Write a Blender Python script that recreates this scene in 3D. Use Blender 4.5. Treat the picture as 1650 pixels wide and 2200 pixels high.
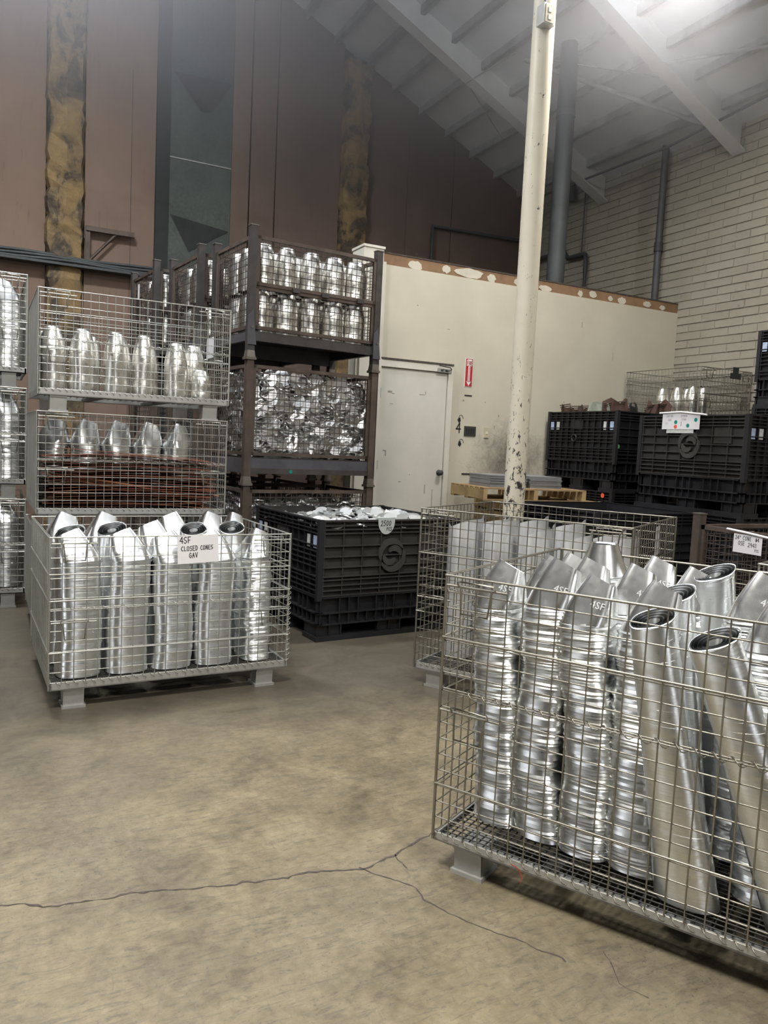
import bpy, math, random
from mathutils import Vector, Matrix
R = math.radians
random.seed(7)
scene = bpy.context.scene
COL = scene.collection
for o in list(bpy.data.objects): bpy.data.objects.remove(o)

# ------------------------------------------------------------------ camera, world, lamps, exposure
EYE = 1.42
def set_camera(pitch=-5.0, roll=2.75, yaw=27.3):
    p, r, y = R(pitch), R(roll), R(yaw)
    fw = Vector((math.sin(y)*math.cos(p), math.cos(y)*math.cos(p), math.sin(p)))
    rt = Vector((math.cos(y), -math.sin(y), 0)); up = rt.cross(fw)
    r2 = rt*math.cos(r) + up*math.sin(r); u2 = -rt*math.sin(r) + up*math.cos(r)
    cam = bpy.data.cameras.new('camera'); ob = bpy.data.objects.new('camera', cam); COL.objects.link(ob)
    m = Matrix((r2, u2, -fw)).transposed().to_4x4(); m.translation = Vector((0, 0, EYE)); ob.matrix_world = m
    cam.sensor_width = 36; cam.sensor_fit = 'AUTO'; cam.lens = 27.0; cam.clip_start = .05; cam.clip_end = 100
    scene.camera = ob
set_camera()
w = bpy.data.worlds.new('world'); scene.world = w; w.use_nodes = True
w.node_tree.nodes['Background'].inputs[0].default_value = (.80, .82, .86, 1)
w.node_tree.nodes['Background'].inputs[1].default_value = 2.0
LAMPS = [((-.3, 1.5, 5.0), 180, 0), ((4.85, 4.9, 5.6), 115, 0), ((-.1, 6.3, 6.8), 300, 0), ((4.6, .2, 5.2), 40, 0), ((1.6, -2.4, 5.0), 190, 0)]
for i, (loc, power, rz) in enumerate(LAMPS):
    l = bpy.data.lights.new('lamp_light', 'AREA'); l.shape = 'RECTANGLE'; l.size = 1.25; l.size_y = .45; l.energy = power; l.color = (.93, .96, 1.0) if i == 2 else (1.0, .965, .90)
    o = bpy.data.objects.new('lamp_light', l); COL.objects.link(o); o.location = (loc[0], loc[1], loc[2]-.012); o.rotation_euler = (0, 0, R(rz))
    u = l.copy(); u.energy = power*.62; u.size_y = .2; u.color = (.86, .92, 1.0)        # added up-facing light, there only to brighten the roof
    o = bpy.data.objects.new('roof_fill_light', u); COL.objects.link(o); o.location = (loc[0], loc[1], loc[2]+.14); o.rotation_euler = (math.pi, 0, R(rz))
scene.view_settings.view_transform = 'Standard'; scene.view_settings.look = 'None'
scene.view_settings.exposure = 0.42; scene.view_settings.gamma = 1.0; scene.view_settings.use_curve_mapping = False

cy = scene.cycles; cy.max_bounces = 5; cy.diffuse_bounces = 3; cy.glossy_bounces = 4; cy.transmission_bounces = 2; cy.volume_bounces = 0; cy.transparent_max_bounces = 4
cy.use_light_tree = False; cy.use_adaptive_sampling = True; cy.adaptive_threshold = .04; cy.sample_clamp_indirect = 6.0; cy.caustics_reflective = False; cy.caustics_refractive = False

# ------------------------------------------------------------------ materials
MATS = {}
def nd(t, typ, loc=(0, 0), **kw):
    n = t.nodes.new(typ)
    for k, v in kw.items():
        if k in n.inputs.keys() if isinstance(k, str) else False: n.inputs[k].default_value = v
        else: setattr(n, k, v)
    return n
def base(name):
    m = bpy.data.materials.new(name); m.use_nodes = True; t = m.node_tree; b = t.nodes['Principled BSDF']; MATS[name] = m
    return m, t, b
def coords(t, kind='Object', scale=(1, 1, 1)):
    c = t.nodes.new('ShaderNodeTexCoord'); mp = t.nodes.new('ShaderNodeMapping'); mp.inputs['Scale'].default_value = scale
    t.links.new(c.outputs[kind], mp.inputs['Vector']); return mp.outputs['Vector']
def noise(t, vec, scale, detail=4, rough=.6, dist=0):
    n = t.nodes.new('ShaderNodeTexNoise'); n.inputs['Scale'].default_value = scale; n.inputs['Detail'].default_value = detail
    n.inputs['Roughness'].default_value = rough; n.inputs['Distortion'].default_value = dist
    t.links.new(vec, n.inputs['Vector']); return n.outputs['Fac']
def ramp(t, fac, stops):
    r = t.nodes.new('ShaderNodeValToRGB'); e = r.color_ramp.elements
    while len(e) < len(stops): e.new(.5)
    for i, (p, c) in enumerate(stops):
        e[i].position = p; e[i].color = (c if hasattr(c, '__len__') else (c, c, c)) + (() if hasattr(c, '__len__') and len(c) == 4 else (1,))
    t.links.new(fac, r.inputs['Fac']); return r.outputs['Color']
def mix(t, fac, a, b, mode='MIX'):
    m = t.nodes.new('ShaderNodeMix'); m.data_type = 'RGBA'; m.blend_type = mode
    for s, v in ((0, fac), (6, a), (7, b)):
        if hasattr(v, 'is_linked') or hasattr(v, 'links'): t.links.new(v, m.inputs[s])
        elif s == 0: m.inputs[0].default_value = v
        else: m.inputs[s].default_value = tuple(v) + ((1,) if len(v) == 3 else ())
    return m.outputs[2]
def math_(t, op, a, b=0.0, clamp=False):
    m = t.nodes.new('ShaderNodeMath'); m.operation = op; m.use_clamp = clamp
    for s, v in ((0, a), (1, b)):
        if hasattr(v, 'links'): t.links.new(v, m.inputs[s])
        else: m.inputs[s].default_value = v
    return m.outputs[0]
def bump(t, b, h, strength=.3, dist=.01):
    n = t.nodes.new('ShaderNodeBump'); n.inputs['Strength'].default_value = strength; n.inputs['Distance'].default_value = dist
    t.links.new(h, n.inputs['Height']); t.links.new(n.outputs['Normal'], b.inputs['Normal'])
def simple(name, col, rough=.6, metal=0, var=.12, nscale=8, bumpy=0, spec=None, kind='Object'):
    m, t, b = base(name)
    v = coords(t, kind); f = noise(t, v, nscale, 5)
    lo = tuple(c*(1-var) for c in col); hi = tuple(min(1, c*(1+var)) for c in col)
    t.links.new(ramp(t, f, [(.3, lo), (.7, hi)]), b.inputs['Base Color'])
    b.inputs['Roughness'].default_value = rough; b.inputs['Metallic'].default_value = metal
    if spec is not None: b.inputs['Specular IOR Level'].default_value = spec
    if bumpy: bump(t, b, noise(t, v, nscale*6, 3), bumpy, .004)
    return m

def metal(name, col, r0=.16, r1=.34, aniso=0, spangle=60, grime=0.0):
    m, t, b = base(name); v = coords(t)
    f = noise(t, v, spangle, 2, .5); g = noise(t, v, 6, 3)
    c = ramp(t, f, [(.3, tuple(x*.95 for x in col)), (.7, col)])
    c = mix(t, math_(t, 'MULTIPLY', ramp(t, g, [(.45, 0.0), (.75, 1.0)]), grime), c, tuple(x*.45 for x in col))
    t.links.new(c, b.inputs['Base Color'])
    rr = math_(t, 'ADD', math_(t, 'MULTIPLY', f, (r1-r0)), r0); t.links.new(rr, b.inputs['Roughness'])
    b.inputs['Metallic'].default_value = 1.0
    return m
metal('galvanized', (.84, .855, .85), .24, .36)
metal('galvanized_cap', (.86, .87, .868), .22, .30, spangle=45)
metal('galvanized_warm', (.90, .885, .84), .20, .40)
metal('zinc_disc', (.86, .86, .86), .26, .38)
metal('pale_disc', (.66, .67, .67), .36, .55)
metal('wire_bright', (.36, .34, .29), .30, .5, grime=.6)
metal('wire_mid', (.52, .51, .47), .30, .5, grime=.5)
simple('tray_dark', (.10, .098, .09), .5, .6, .3, 12)
metal('wire_pale', (.56, .56, .52), .35, .55, grime=.4)
metal('wire_dull', (.42, .41, .37), .32, .55, grime=.6)
metal('chrome', (.75, .75, .75), .1, .2)
simple('satin_sheet', (.78, .79, .80), .36, .55, .05, 5)
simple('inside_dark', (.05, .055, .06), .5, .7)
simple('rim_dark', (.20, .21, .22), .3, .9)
simple('rack_steel', (.075, .068, .066), .5, .35, .35, 5)
simple('rack_rust', (.105, .078, .064), .6, .25, .4, 6)
simple('rack_wire', (.085, .066, .058), .6, .2, .3, 9)
simple('rack_cap', (.22, .20, .175), .4, .7, .2, 9)
simple('rack_beam', (.115, .115, .13), .45, .4, .25, 4)
simple('plate_grey', (.40, .40, .38), .55, .3, .12, 5)
simple('zinc_plate', (.45, .45, .43), .45, .55, .15, 7)
simple('black_plastic', (.014, .014, .017), .55, 0, .35, 6, .1)
simple('black_plastic_dusty', (.034, .032, .029), .75, 0, .35, 5, .1)
simple('emblem_plastic', (.048, .045, .041), .7, 0, .2, 8)
simple('label_blue', (.42, .52, .72), .5, 0, .25, 60)
simple('label_white', (.62, .62, .60), .5, 0, .2, 60)
simple('paper', (.82, .80, .82), .8, 0, .03, 4)
simple('tag_grey', (.52, .55, .54), .6, 0, .05, 6)
simple('ink', (.02, .02, .022), .7, 0, .05)
simple('ink_faint', (.42, .36, .42), .8, 0, .1)
simple('sign_red', (.46, .035, .045), .45, 0, .08)
simple('sign_white', (.80, .79, .77), .45, 0, .03)
simple('dot_teal', (.01, .26, .21), .5, 0, .05); simple('dot_green', (.16, .52, .18), .5, 0, .05); simple('dot_orange', (.85, .13, .07), .5, 0, .05)
simple('rust_strip', (.34, .14, .085), .5, .35, .45, 3)
simple('copper_strip', (.62, .31, .16), .4, .6, .3, 3)
simple('scrap_brown', (.11, .065, .05), .7, .1, .35, 8)
simple('scrap_pale', (.42, .47, .38), .7, 0, .15, 8)
simple('wood_raw', (.36, .245, .125), .75, 0, .25, 4); simple('wood_edge', (.50, .35, .17), .75, 0, .2, 5)
simple('sheet_grey', (.30, .31, .32), .45, .3, .12, 8)
simple('pipe_dark', (.062, .068, .07), .6, .1, .25, 3)
simple('conduit', (.10, .105, .11), .6, .2, .25, 5)
simple('roof_white', (.74, .75, .77), .85, 0, .08, 2)
simple('roof_beam', (.66, .66, .66), .8, 0, .10, 2)
simple('purlin_paint', (.36, .36, .36), .7, 0, .25, 4)
simple('switch_plate', (.55, .50, .36), .5, 0, .06); simple('plate_black', (.05, .05, .045), .5, 0, .2)
simple('trim_white', (.70, .67, .59), .6, 0, .06, 5)
simple('door_paint', (.66, .64, .57), .5, 0, .05, 3)
simple('bare_board', (.26, .155, .085), .85, 0, .2, 6); simple('spackle', (.62, .58, .48), .85, 0, .08, 9)
simple('lamp_housing', (.6, .6, .6), .5, .3, .05)
simple('red_thread', (.6, .06, .03), .7, 0, .1)

def m_floor():
    m, t, b = base('concrete'); v = coords(t)
    big = noise(t, v, .55, 4, .55); mid = noise(t, v, 3.2, 6, .65, .6); fine = noise(t, v, 26, 5, .7); sp = noise(t, v, 70, 2, .5)
    c = ramp(t, mid, [(.30, (.080, .063, .036)), (.5, (.195, .155, .088)), (.70, (.31, .252, .150))])
    c = mix(t, math_(t, 'MULTIPLY', ramp(t, big, [(.42, 0.0), (.62, 1.0)]), .55), c, (.15, .132, .098))
    c = mix(t, .30, c, ramp(t, fine, [(.3, (.07, .058, .04)), (.7, (.36, .31, .215))]))
    # shade behind the stacks painted into the floor colour, its edge broken by noise
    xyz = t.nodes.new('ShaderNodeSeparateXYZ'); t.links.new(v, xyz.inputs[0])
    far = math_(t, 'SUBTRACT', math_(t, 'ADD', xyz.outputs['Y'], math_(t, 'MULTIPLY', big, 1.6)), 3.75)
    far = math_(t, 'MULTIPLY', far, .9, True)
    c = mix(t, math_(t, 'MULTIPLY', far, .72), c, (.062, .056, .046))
    vs = coords(t, 'Object', (3.0, 14, 1)); scr = noise(t, vs, 3.5, 6, .8, 1.2)
    vs2 = coords(t, 'Object', (13, 4, 1)); scr2 = noise(t, vs2, 3.1, 6, .8, .8)
    mark = ramp(t, scr, [(.51, 0.0), (.62, 1.0)]); mark2 = ramp(t, scr2, [(.56, 0.0), (.68, 1.0)])
    c = mix(t, math_(t, 'MULTIPLY', mark, .5), c, (.07, .06, .055)); c = mix(t, math_(t, 'MULTIPLY', mark2, .4), c, (.075, .065, .06))
    c = mix(t, math_(t, 'MULTIPLY', ramp(t, sp, [(.64, 0.0), (.70, 1.0)]), ramp(t, big, [(.45, .05), (.6, .6)])), c, (.06, .05, .05))
    t.links.new(c, b.inputs['Base Color'])
    t.links.new(ramp(t, mid, [(.3, .36), (.7, .56)]), b.inputs['Roughness']); b.inputs['Specular IOR Level'].default_value = .4
    bump(t, b, math_(t, 'ADD', fine, mid), .12, .01)
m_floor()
def m_wall():
    m, t, b = base('white_wall'); v = coords(t)
    f = noise(t, v, 2.0, 5, .6); g = noise(t, v, 9, 6, .75, .5)
    c = ramp(t, f, [(.3, (.58, .54, .435)), (.7, (.64, .60, .485))])
    xyz = t.nodes.new('ShaderNodeSeparateXYZ'); t.links.new(v, xyz.inputs[0])
    # scuffed zone beside the door (x about 5.1..5.6, z 1.0..1.5)
    dx = math_(t, 'MULTIPLY', math_(t, 'SUBTRACT', xyz.outputs['X'], 5.45), 1.7); dz = math_(t, 'MULTIPLY', math_(t, 'SUBTRACT', xyz.outputs['Z'], 1.30), 2.2)
    d = math_(t, 'SQRT', math_(t, 'ADD', math_(t, 'MULTIPLY', dx, dx), math_(t, 'MULTIPLY', dz, dz)))
    sm = math_(t, 'MULTIPLY', math_(t, 'SUBTRACT', 1.05, math_(t, 'ADD', d, math_(t, 'MULTIPLY', math_(t, 'SUBTRACT', g, .5), 1.6))), 1.0, True)
    c = mix(t, math_(t, 'MULTIPLY', sm, .95), c, (.12, .105, .09))
    low = math_(t, 'MULTIPLY', math_(t, 'SUBTRACT', 1.9, xyz.outputs['Z']), .9, True)
    sp = ramp(t, g, [(.63, 0.0), (.70, 1.0)])
    c = mix(t, math_(t, 'MULTIPLY', math_(t, 'MULTIPLY', sp, low), .55), c, (.12, .105, .085))
    t.links.new(c, b.inputs['Base Color']); b.inputs['Roughness'].default_value = .75
m_wall()
def m_brown():
    m, t, b = base('brown_panel'); v = coords(t)
    f = noise(t, v, .8, 4); g = noise(t, coords(t, 'Object', (6, 1, .8)), 3, 5, .7)
    xyz = t.nodes.new('ShaderNodeSeparateXYZ'); t.links.new(v, xyz.inputs[0])
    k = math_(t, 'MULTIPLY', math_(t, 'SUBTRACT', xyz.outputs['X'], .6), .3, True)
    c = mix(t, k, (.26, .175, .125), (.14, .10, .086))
    c = mix(t, .35, c, ramp(t, f, [(.3, (.10, .065, .05)), (.7, (.29, .20, .15))]))
    c = mix(t, math_(t, 'MULTIPLY', ramp(t, g, [(.58, 0.0), (.75, 1.0)]), .35), c, (.06, .04, .035))
    t.links.new(c, b.inputs['Base Color']); b.inputs['Roughness'].default_value = .8
m_brown()
def m_foam():
    m, t, b = base('foam_column'); v = coords(t)
    f = noise(t, coords(t, 'Object', (1.6, 1, 1)), 2.4, 4, .65, .6); g = noise(t, v, 14, 5)
    c = ramp(t, f, [(.40, (.30, .20, .085)), (.50, (.20, .14, .075)), (.56, (.045, .042, .04))])
    c = mix(t, .3, c, ramp(t, g, [(.3, (.06, .05, .04)), (.7, (.36, .25, .12))]))
    t.links.new(c, b.inputs['Base Color']); b.inputs['Roughness'].default_value = .9; bump(t, b, g, .6, .03)
m_foam()
def m_green():
    m, t, b = base('green_panel'); v = coords(t)
    f = noise(t, v, 22, 6, .7); g = noise(t, v, 2.5, 4)
    c = ramp(t, f, [(.3, (.045, .055, .05)), (.6, (.085, .098, .088)), (.78, (.17, .185, .165))])
    c = mix(t, .4, c, ramp(t, g, [(.35, (.04, .05, .046)), (.65, (.11, .125, .11))]))
    t.links.new(c, b.inputs['Base Color']); b.inputs['Roughness'].default_value = .6; b.inputs['Metallic'].default_value = .2
m_green()
simple('green_dark', (.028, .032, .03), .8, 0, .2, 5)
def m_brick():
    m, t, b = base('brick_paint'); v = coords(t, 'Generated'); oi = t.nodes.new('ShaderNodeObjectInfo')
    vw = t.nodes.new('ShaderNodeNewGeometry').outputs['Position']
    f = noise(t, vw, 1.1, 4); g = noise(t, vw, 12, 5, .7)
    c = ramp(t, f, [(.3, (.34, .31, .255)), (.7, (.42, .39, .32))])
    c = mix(t, .25, c, ramp(t, oi.outputs['Random'], [(0, (.33, .30, .24)), (1, (.50, .465, .385))]))
    c = mix(t, math_(t, 'MULTIPLY', ramp(t, g, [(.60, 0.0), (.72, 1.0)]), .5), c, (.16, .13, .10))
    t.links.new(c, b.inputs['Base Color']); b.inputs['Roughness'].default_value = .85; bump(t, b, g, .5, .01)
m_brick()
simple('mortar', (.335, .31, .255), .9, 0, .2, 9, .3)
def m_post():
    m, t, b = base('post_paint'); v = coords(t); xyz = t.nodes.new('ShaderNodeSeparateXYZ'); t.links.new(v, xyz.inputs[0])
    g = noise(t, coords(t, 'Object', (1.6, 1.6, .8)), 17, 6, .75, .4); f = noise(t, v, 3, 4)
    c = ramp(t, f, [(.3, (.66, .60, .47)), (.7, (.74, .68, .55))])
    low = math_(t, 'MULTIPLY', math_(t, 'SUBTRACT', 2.3, xyz.outputs['Z']), .075, True)
    k = ramp(t, math_(t, 'ADD', g, low), [(.630, 0.0), (.645, 1.0)])
    c = mix(t, k, c, (.035, .03, .027))
    t.links.new(c, b.inputs['Base Color']); b.inputs['Roughness'].default_value = .5
    bump(t, b, math_(t, 'SUBTRACT', 1.0, k), .4, .004)
m_post()

# ------------------------------------------------------------------ mesh helpers
class MB:
    def __init__(s): s.v = []; s.f = []; s.sm = []
    def add(s, vs, fs, smooth=False):
        o = len(s.v); s.v += [tuple(p) for p in vs]; s.f += [tuple(i+o for i in f) for f in fs]; s.sm += [smooth]*len(fs)
    def box(s, a, b):
        x0, y0, z0 = a; x1, y1, z1 = b
        s.add([(x0, y0, z0), (x1, y0, z0), (x1, y1, z0), (x0, y1, z0), (x0, y0, z1), (x1, y0, z1), (x1, y1, z1), (x0, y1, z1)],
              [(0, 3, 2, 1), (4, 5, 6, 7), (0, 1, 5, 4), (1, 2, 6, 5), (2, 3, 7, 6), (3, 0, 4, 7)])
    def hexa(s, p):   # eight points, order as box
        s.add(p, [(0, 3, 2, 1), (4, 5, 6, 7), (0, 1, 5, 4), (1, 2, 6, 5), (2, 3, 7, 6), (3, 0, 4, 7)])
    def tube(s, pts, r, n=6, smooth=True, cap=True):
        pts = [Vector(p) for p in pts]; rings = []; m = len(pts)
        ref = None
        for i, p in enumerate(pts):
            d = (pts[min(i+1, m-1)] - pts[max(i-1, 0)]).normalized()
            if ref is None:
                ref = Vector((0, 0, 1)) if abs(d.z) < .9 else Vector((1, 0, 0))
            a = d.cross(ref).normalized(); b = d.cross(a); ref = -b if False else ref
            rings.append([p + a*(r*math.cos(2*math.pi*k/n+.39)) + b*(r*math.sin(2*math.pi*k/n+.39)) for k in range(n)])
        vs = [q for g in rings for q in g]; fs = []
        for i in range(m-1):
            for k in range(n):
                k2 = (k+1) % n; fs.append((i*n+k, i*n+k2, (i+1)*n+k2, (i+1)*n+k))
        s.add(vs, fs, smooth)
        if cap: s.add(rings[0], [tuple(range(n-1, -1, -1))]); s.add(rings[-1], [tuple(range(n))])
    def rings(s, rs, smooth=True, close=True):
        n = len(rs[0]); vs = [q for g in rs for q in g]; fs = []
        for i in range(len(rs)-1):
            for k in range(n if close else n-1):
                k2 = (k+1) % n; fs.append((i*n+k, i*n+k2, (i+1)*n+k2, (i+1)*n+k))
        s.add(vs, fs, smooth)
    def lathe(s, prof, n=20, c=(0, 0), cap=True, smooth=True):
        rs = [[(c[0]+r*math.cos(2*math.pi*k/n), c[1]+r*math.sin(2*math.pi*k/n), z) for k in range(n)] for r, z in prof]
        s.rings(rs, smooth)
        if cap: s.add(rs[0], [tuple(range(n-1, -1, -1))]); s.add(rs[-1], [tuple(range(n))])
    def mesh(s, name, mat):
        me = bpy.data.meshes.new(name); me.from_pydata(s.v, [], s.f); me.polygons.foreach_set('use_smooth', s.sm)
        me.materials.append(MATS[mat]); me.update(); return me
    def build(s, name, mat, parent=None, loc=None, rot=None):
        return obj(name, s.mesh(name, mat), parent, loc, rot)
def obj(name, me, parent=None, loc=None, rot=None):
    o = bpy.data.objects.new(name, me); COL.objects.link(o)
    if parent is not None: o.parent = parent
    if loc is not None: o.location = loc
    if rot is not None: o.rotation_euler = rot
    return o
def tag(o, label=None, cat=None, group=None, kind=None):
    if label: o['label'] = label
    if cat: o['category'] = cat
    if group: o['group'] = group
    if kind: o['kind'] = kind
    return o
def thing(name, label, cat, loc=(0, 0, 0), rz=0.0, group=None):
    o = bpy.data.objects.new(name, None); COL.objects.link(o); o.location = loc; o.rotation_euler = (0, 0, rz); o.empty_display_size = .1
    return tag(o, label, cat, group)
def copy_tree(o, parent=None, loc=None, rz=None, label=None, group=None):
    c = o.copy(); COL.objects.link(c); c.parent = parent
    if loc is not None: c.location = loc
    if rz is not None: c.rotation_euler = (0, 0, rz)
    if label: c['label'] = label
    if group: c['group'] = group
    for ch in list(o.children): copy_tree(ch, c)
    return c
class T:      # local frame of a container standing in the room
    def __init__(s, x, y, z, deg): s.x, s.y, s.z, s.a = x, y, z, R(deg)
    def p(s, x, y, z=0): c, k = math.cos(s.a), math.sin(s.a); return (s.x+c*x-k*y, s.y+k*x+c*y, s.z+z)
    def loc(s): return (s.x, s.y, s.z)

# stroke lettering
G = {'4': [[(.6, 0), (.6, 1), (.0, .35), (.85, .35)]], 'S': [[(.75, .9), (.4, 1), (.08, .8), (.2, .55), (.6, .45), (.75, .2), (.4, 0), (.05, .1)]],
     'F': [[(.1, 0), (.12, 1), (.75, .98)], [(.1, .52), (.6, .52)]], 'C': [[(.75, .85), (.45, 1), (.12, .7), (.1, .3), (.4, 0), (.75, .12)]],
     'L': [[(.15, 1), (.12, 0), (.7, .03)]], 'O': [[(.4, 1), (.1, .75), (.08, .3), (.4, 0), (.72, .3), (.7, .75), (.4, 1)]],
     'E': [[(.7, 1), (.12, .97), (.12, 0), (.7, .02)], [(.12, .5), (.6, .52)]], 'D': [[(.12, 0), (.12, 1), (.5, .9), (.72, .5), (.5, .1), (.12, 0)]],
     'N': [[(.1, 0), (.12, 1), (.68, 0), (.7, 1)]], 'G': [[(.72, .85), (.4, 1), (.1, .65), (.12, .2), (.45, 0), (.72, .2), (.72, .45), (.45, .45)]],
     'A': [[(.05, 0), (.4, 1), (.75, 0)], [(.2, .4), (.62, .4)]], 'V': [[(.05, 1), (.4, 0), (.75, 1)]], '2': [[(.1, .8), (.35, 1), (.65, .8), (.5, .45), (.05, 0), (.75, .02)]],
     '5': [[(.7, 1), (.2, .98), (.15, .55), (.5, .6), (.7, .3), (.4, 0), (.08, .1)]], '0': [[(.4, 1), (.1, .7), (.12, .25), (.4, 0), (.68, .3), (.66, .75), (.4, 1)]],
     'P': [[(.12, 0), (.12, 1), (.6, .92), (.62, .6), (.12, .48)]], '"': [[(.25, 1), (.22, .75)], [(.5, 1), (.48, .75)]], '#': [[(.25, 0), (.3, 1)], [(.55, 0), (.6, 1)], [(.05, .35), (.8, .35)], [(.05, .65), (.8, .65)]],
     '9': [[(.65, .7), (.4, 1), (.1, .75), (.25, .48), (.65, .62), (.6, 0)]], '3': [[(.1, .9), (.45, 1), (.65, .75), (.35, .52), (.68, .28), (.4, 0), (.08, .1)]],
     'I': [[(.4, 0), (.4, 1)]], 'R': [[(.12, 0), (.12, 1), (.6, .92), (.62, .6), (.12, .48), (.7, 0)]], 'W': [[(.05, 1), (.2, 0), (.4, .7), (.6, 0), (.78, 1)]], '-': [[(.1, .5), (.6, .5)]],
     '7': [[(.1, 1), (.7, 1), (.3, 0)]], 'T': [[(.4, 0), (.4, 1)], [(.05, 1), (.75, 1)]]}
def write(mb, text, x, z, size, wd, y=-.0012, adv=.95, slant=0.0, jit=.05, squash=1.0):
    cx = x
    for ch in text:
        for line in G.get(ch, []):
            pts = [(cx+(px+slant*pz+random.uniform(-jit, jit)*.6)*size*.62*squash, z+(pz+random.uniform(-jit, jit))*size) for px, pz in line]
            for (ax, az), (bx, bz) in zip(pts, pts[1:]):
                dx, dz = bx-ax, bz-az; L = math.hypot(dx, dz) or 1; nx, nz = -dz/L*wd/2, dx/L*wd/2; ex, ez = dx/L*wd*.4, dz/L*wd*.4
                mb.add([(ax+nx-ex, y, az+nz-ez), (ax-nx-ex, y, az-nz-ez), (bx-nx+ex, y, bz-nz+ez), (bx+nx+ex, y, bz+nz+ez)], [(0, 1, 2, 3)])
        cx += size*.62*adv*squash*(.6 if ch in ' "' else 1.05)
def disc(mb, cx, cz, r, y=-.0012, n=18, th=.0008):
    a = [(cx+r*math.cos(2*math.pi*k/n), y, cz+r*math.sin(2*math.pi*k/n)) for k in range(n)]
    b = [(p[0], y+th, p[2]) for p in a]
    mb.add(a, [tuple(range(n))]); mb.rings([b, a], False)

# ------------------------------------------------------------------ the setting
WY, BX, BY = 7.4, 8.0, 10.6          # white wall, brick wall, far brown wall
def struct(o): return tag(o, kind='structure')
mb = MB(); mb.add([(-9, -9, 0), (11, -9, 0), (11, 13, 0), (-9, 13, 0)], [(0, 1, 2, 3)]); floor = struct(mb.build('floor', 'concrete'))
floor['label'] = 'stained tan concrete floor with long dark cracks'
CRACKS = [([(-1.2, 2.62), (-.4, 2.46), (0.031, 2.421), (0.18, 2.364), (0.323, 2.345), (0.458, 2.329), (0.581, 2.297), (0.781, 2.256), (0.982, 2.232), (1.105, 2.203), (1.26, 2.228), (1.383, 2.28), (1.512, 2.348), (1.75, 2.5)], .0055),
          ([(1.105, 2.203), (1.19, 2.096), (1.223, 2.03), (1.217, 1.959), (1.267, 1.835), (1.32, 1.752), (1.39, 1.664), (1.45, 1.55)], .0032),
          ([(1.565, 1.545), (1.522, 1.428), (1.553, 1.357)], .002), ([(1.26, 2.228), (1.251, 2.137)], .003)]
def crack(pts, w0, seedv):
    rnd = random.Random(seedv); P = []
    for (ax, ay), (bx, by) in zip(pts, pts[1:]):
        n = max(2, int(math.hypot(bx-ax, by-ay)/.018))
        for i in range(n): t = i/n; P.append((ax+(bx-ax)*t, ay+(by-ay)*t))
    P.append(pts[-1]); Q = []; dx = dy = 0
    for x, y in P:
        dx = dx*.8+rnd.gauss(0, .0035); dy = dy*.8+rnd.gauss(0, .0035); Q.append((x+dx, y+dy))
    m = MB(); L = []; Rr = []
    for i, (x, y) in enumerate(Q):
        a = Q[max(0, i-1)]; b = Q[min(len(Q)-1, i+1)]; ux, uy = b[0]-a[0], b[1]-a[1]; l = math.hypot(ux, uy) or 1
        ww = w0*rnd.uniform(.1, 1.0); L.append((x-uy/l*ww, y+ux/l*ww, .0012)); Rr.append((x+uy/l*ww, y-ux/l*ww, .0012))
    m.rings([Rr, L], False, close=False); return m.build('crack', 'crack_dirt', floor)
simple('crack_dirt', (.075, .062, .056), .95, 0, .4, 30)
for i, (pts, w0) in enumerate(CRACKS): crack(pts, w0, i)

simple('scratch_mark', (.30, .275, .235), .8, 0, .3, 40)
# white partition wall with a bare board strip along its top
mb = MB(); mb.box((3.40, WY, 0), (BX, WY+.14, 3.31)); wall_back = struct(mb.build('wall_back', 'white_wall')); wall_back['label'] = 'cream painted partition wall with scuffed lower half'
mb = MB(); mb.box((3.68, WY+.012, 3.31), (BX, WY+.14, 3.43)); band = mb.build('bare_board_strip', 'bare_board', wall_back)
mb = MB(); mb.box((3.68, WY+.006, 3.425), (BX, WY+.16, 3.44)); mb.build('top_edge', 'crack_dirt', wall_back)
rnd = random.Random(3)
for (x, z, rx, rz_) in [(4.06, 3.35, .09, .05), (4.45, 3.37, .055, .045), (4.75, 3.365, .19, .06), (5.05, 3.35, .06, .05), (5.42, 3.36, .06, .045), (5.62, 3.36, .09, .02), (5.82, 3.34, .09, .045), (6.35, 3.35, .04, .04), (6.55, 3.37, .06, .045), (6.83, 3.355, .04, .03), (7.02, 3.35, .07, .045), (7.45, 3.36, .07, .04), (7.72, 3.35, .05, .03)]:
    m = MB(); n = 16; ring = [(x+rx*math.cos(6.283*k/n)*rnd.uniform(.75, 1.12), WY+.006, max(3.312, min(3.424, z+rz_*math.sin(6.283*k/n)*rnd.uniform(.75, 1.15)))) for k in range(n)]
    m.add(ring, [tuple(range(n))]); m.rings([[(p[0], WY+.0125, p[2]) for p in ring], ring], False); m.build('plaster_patch', 'spackle', band)
mb = MB(); mb.box((3.43, WY-.03, 0), (3.66, WY+.25, 3.45)); mb.box((3.42, WY-.04, 3.45), (3.67, WY+.26, 3.475)); struct(mb.build('trim_1', 'trim_white'))['label'] = 'white boxed corner column at the left end of the partition wall'
mb = MB(); mb.box((3.66, WY-.018, 0), (3.70, WY, 3.33)); mb.build('corner_bead', 'trim_white', wall_back)
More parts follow.
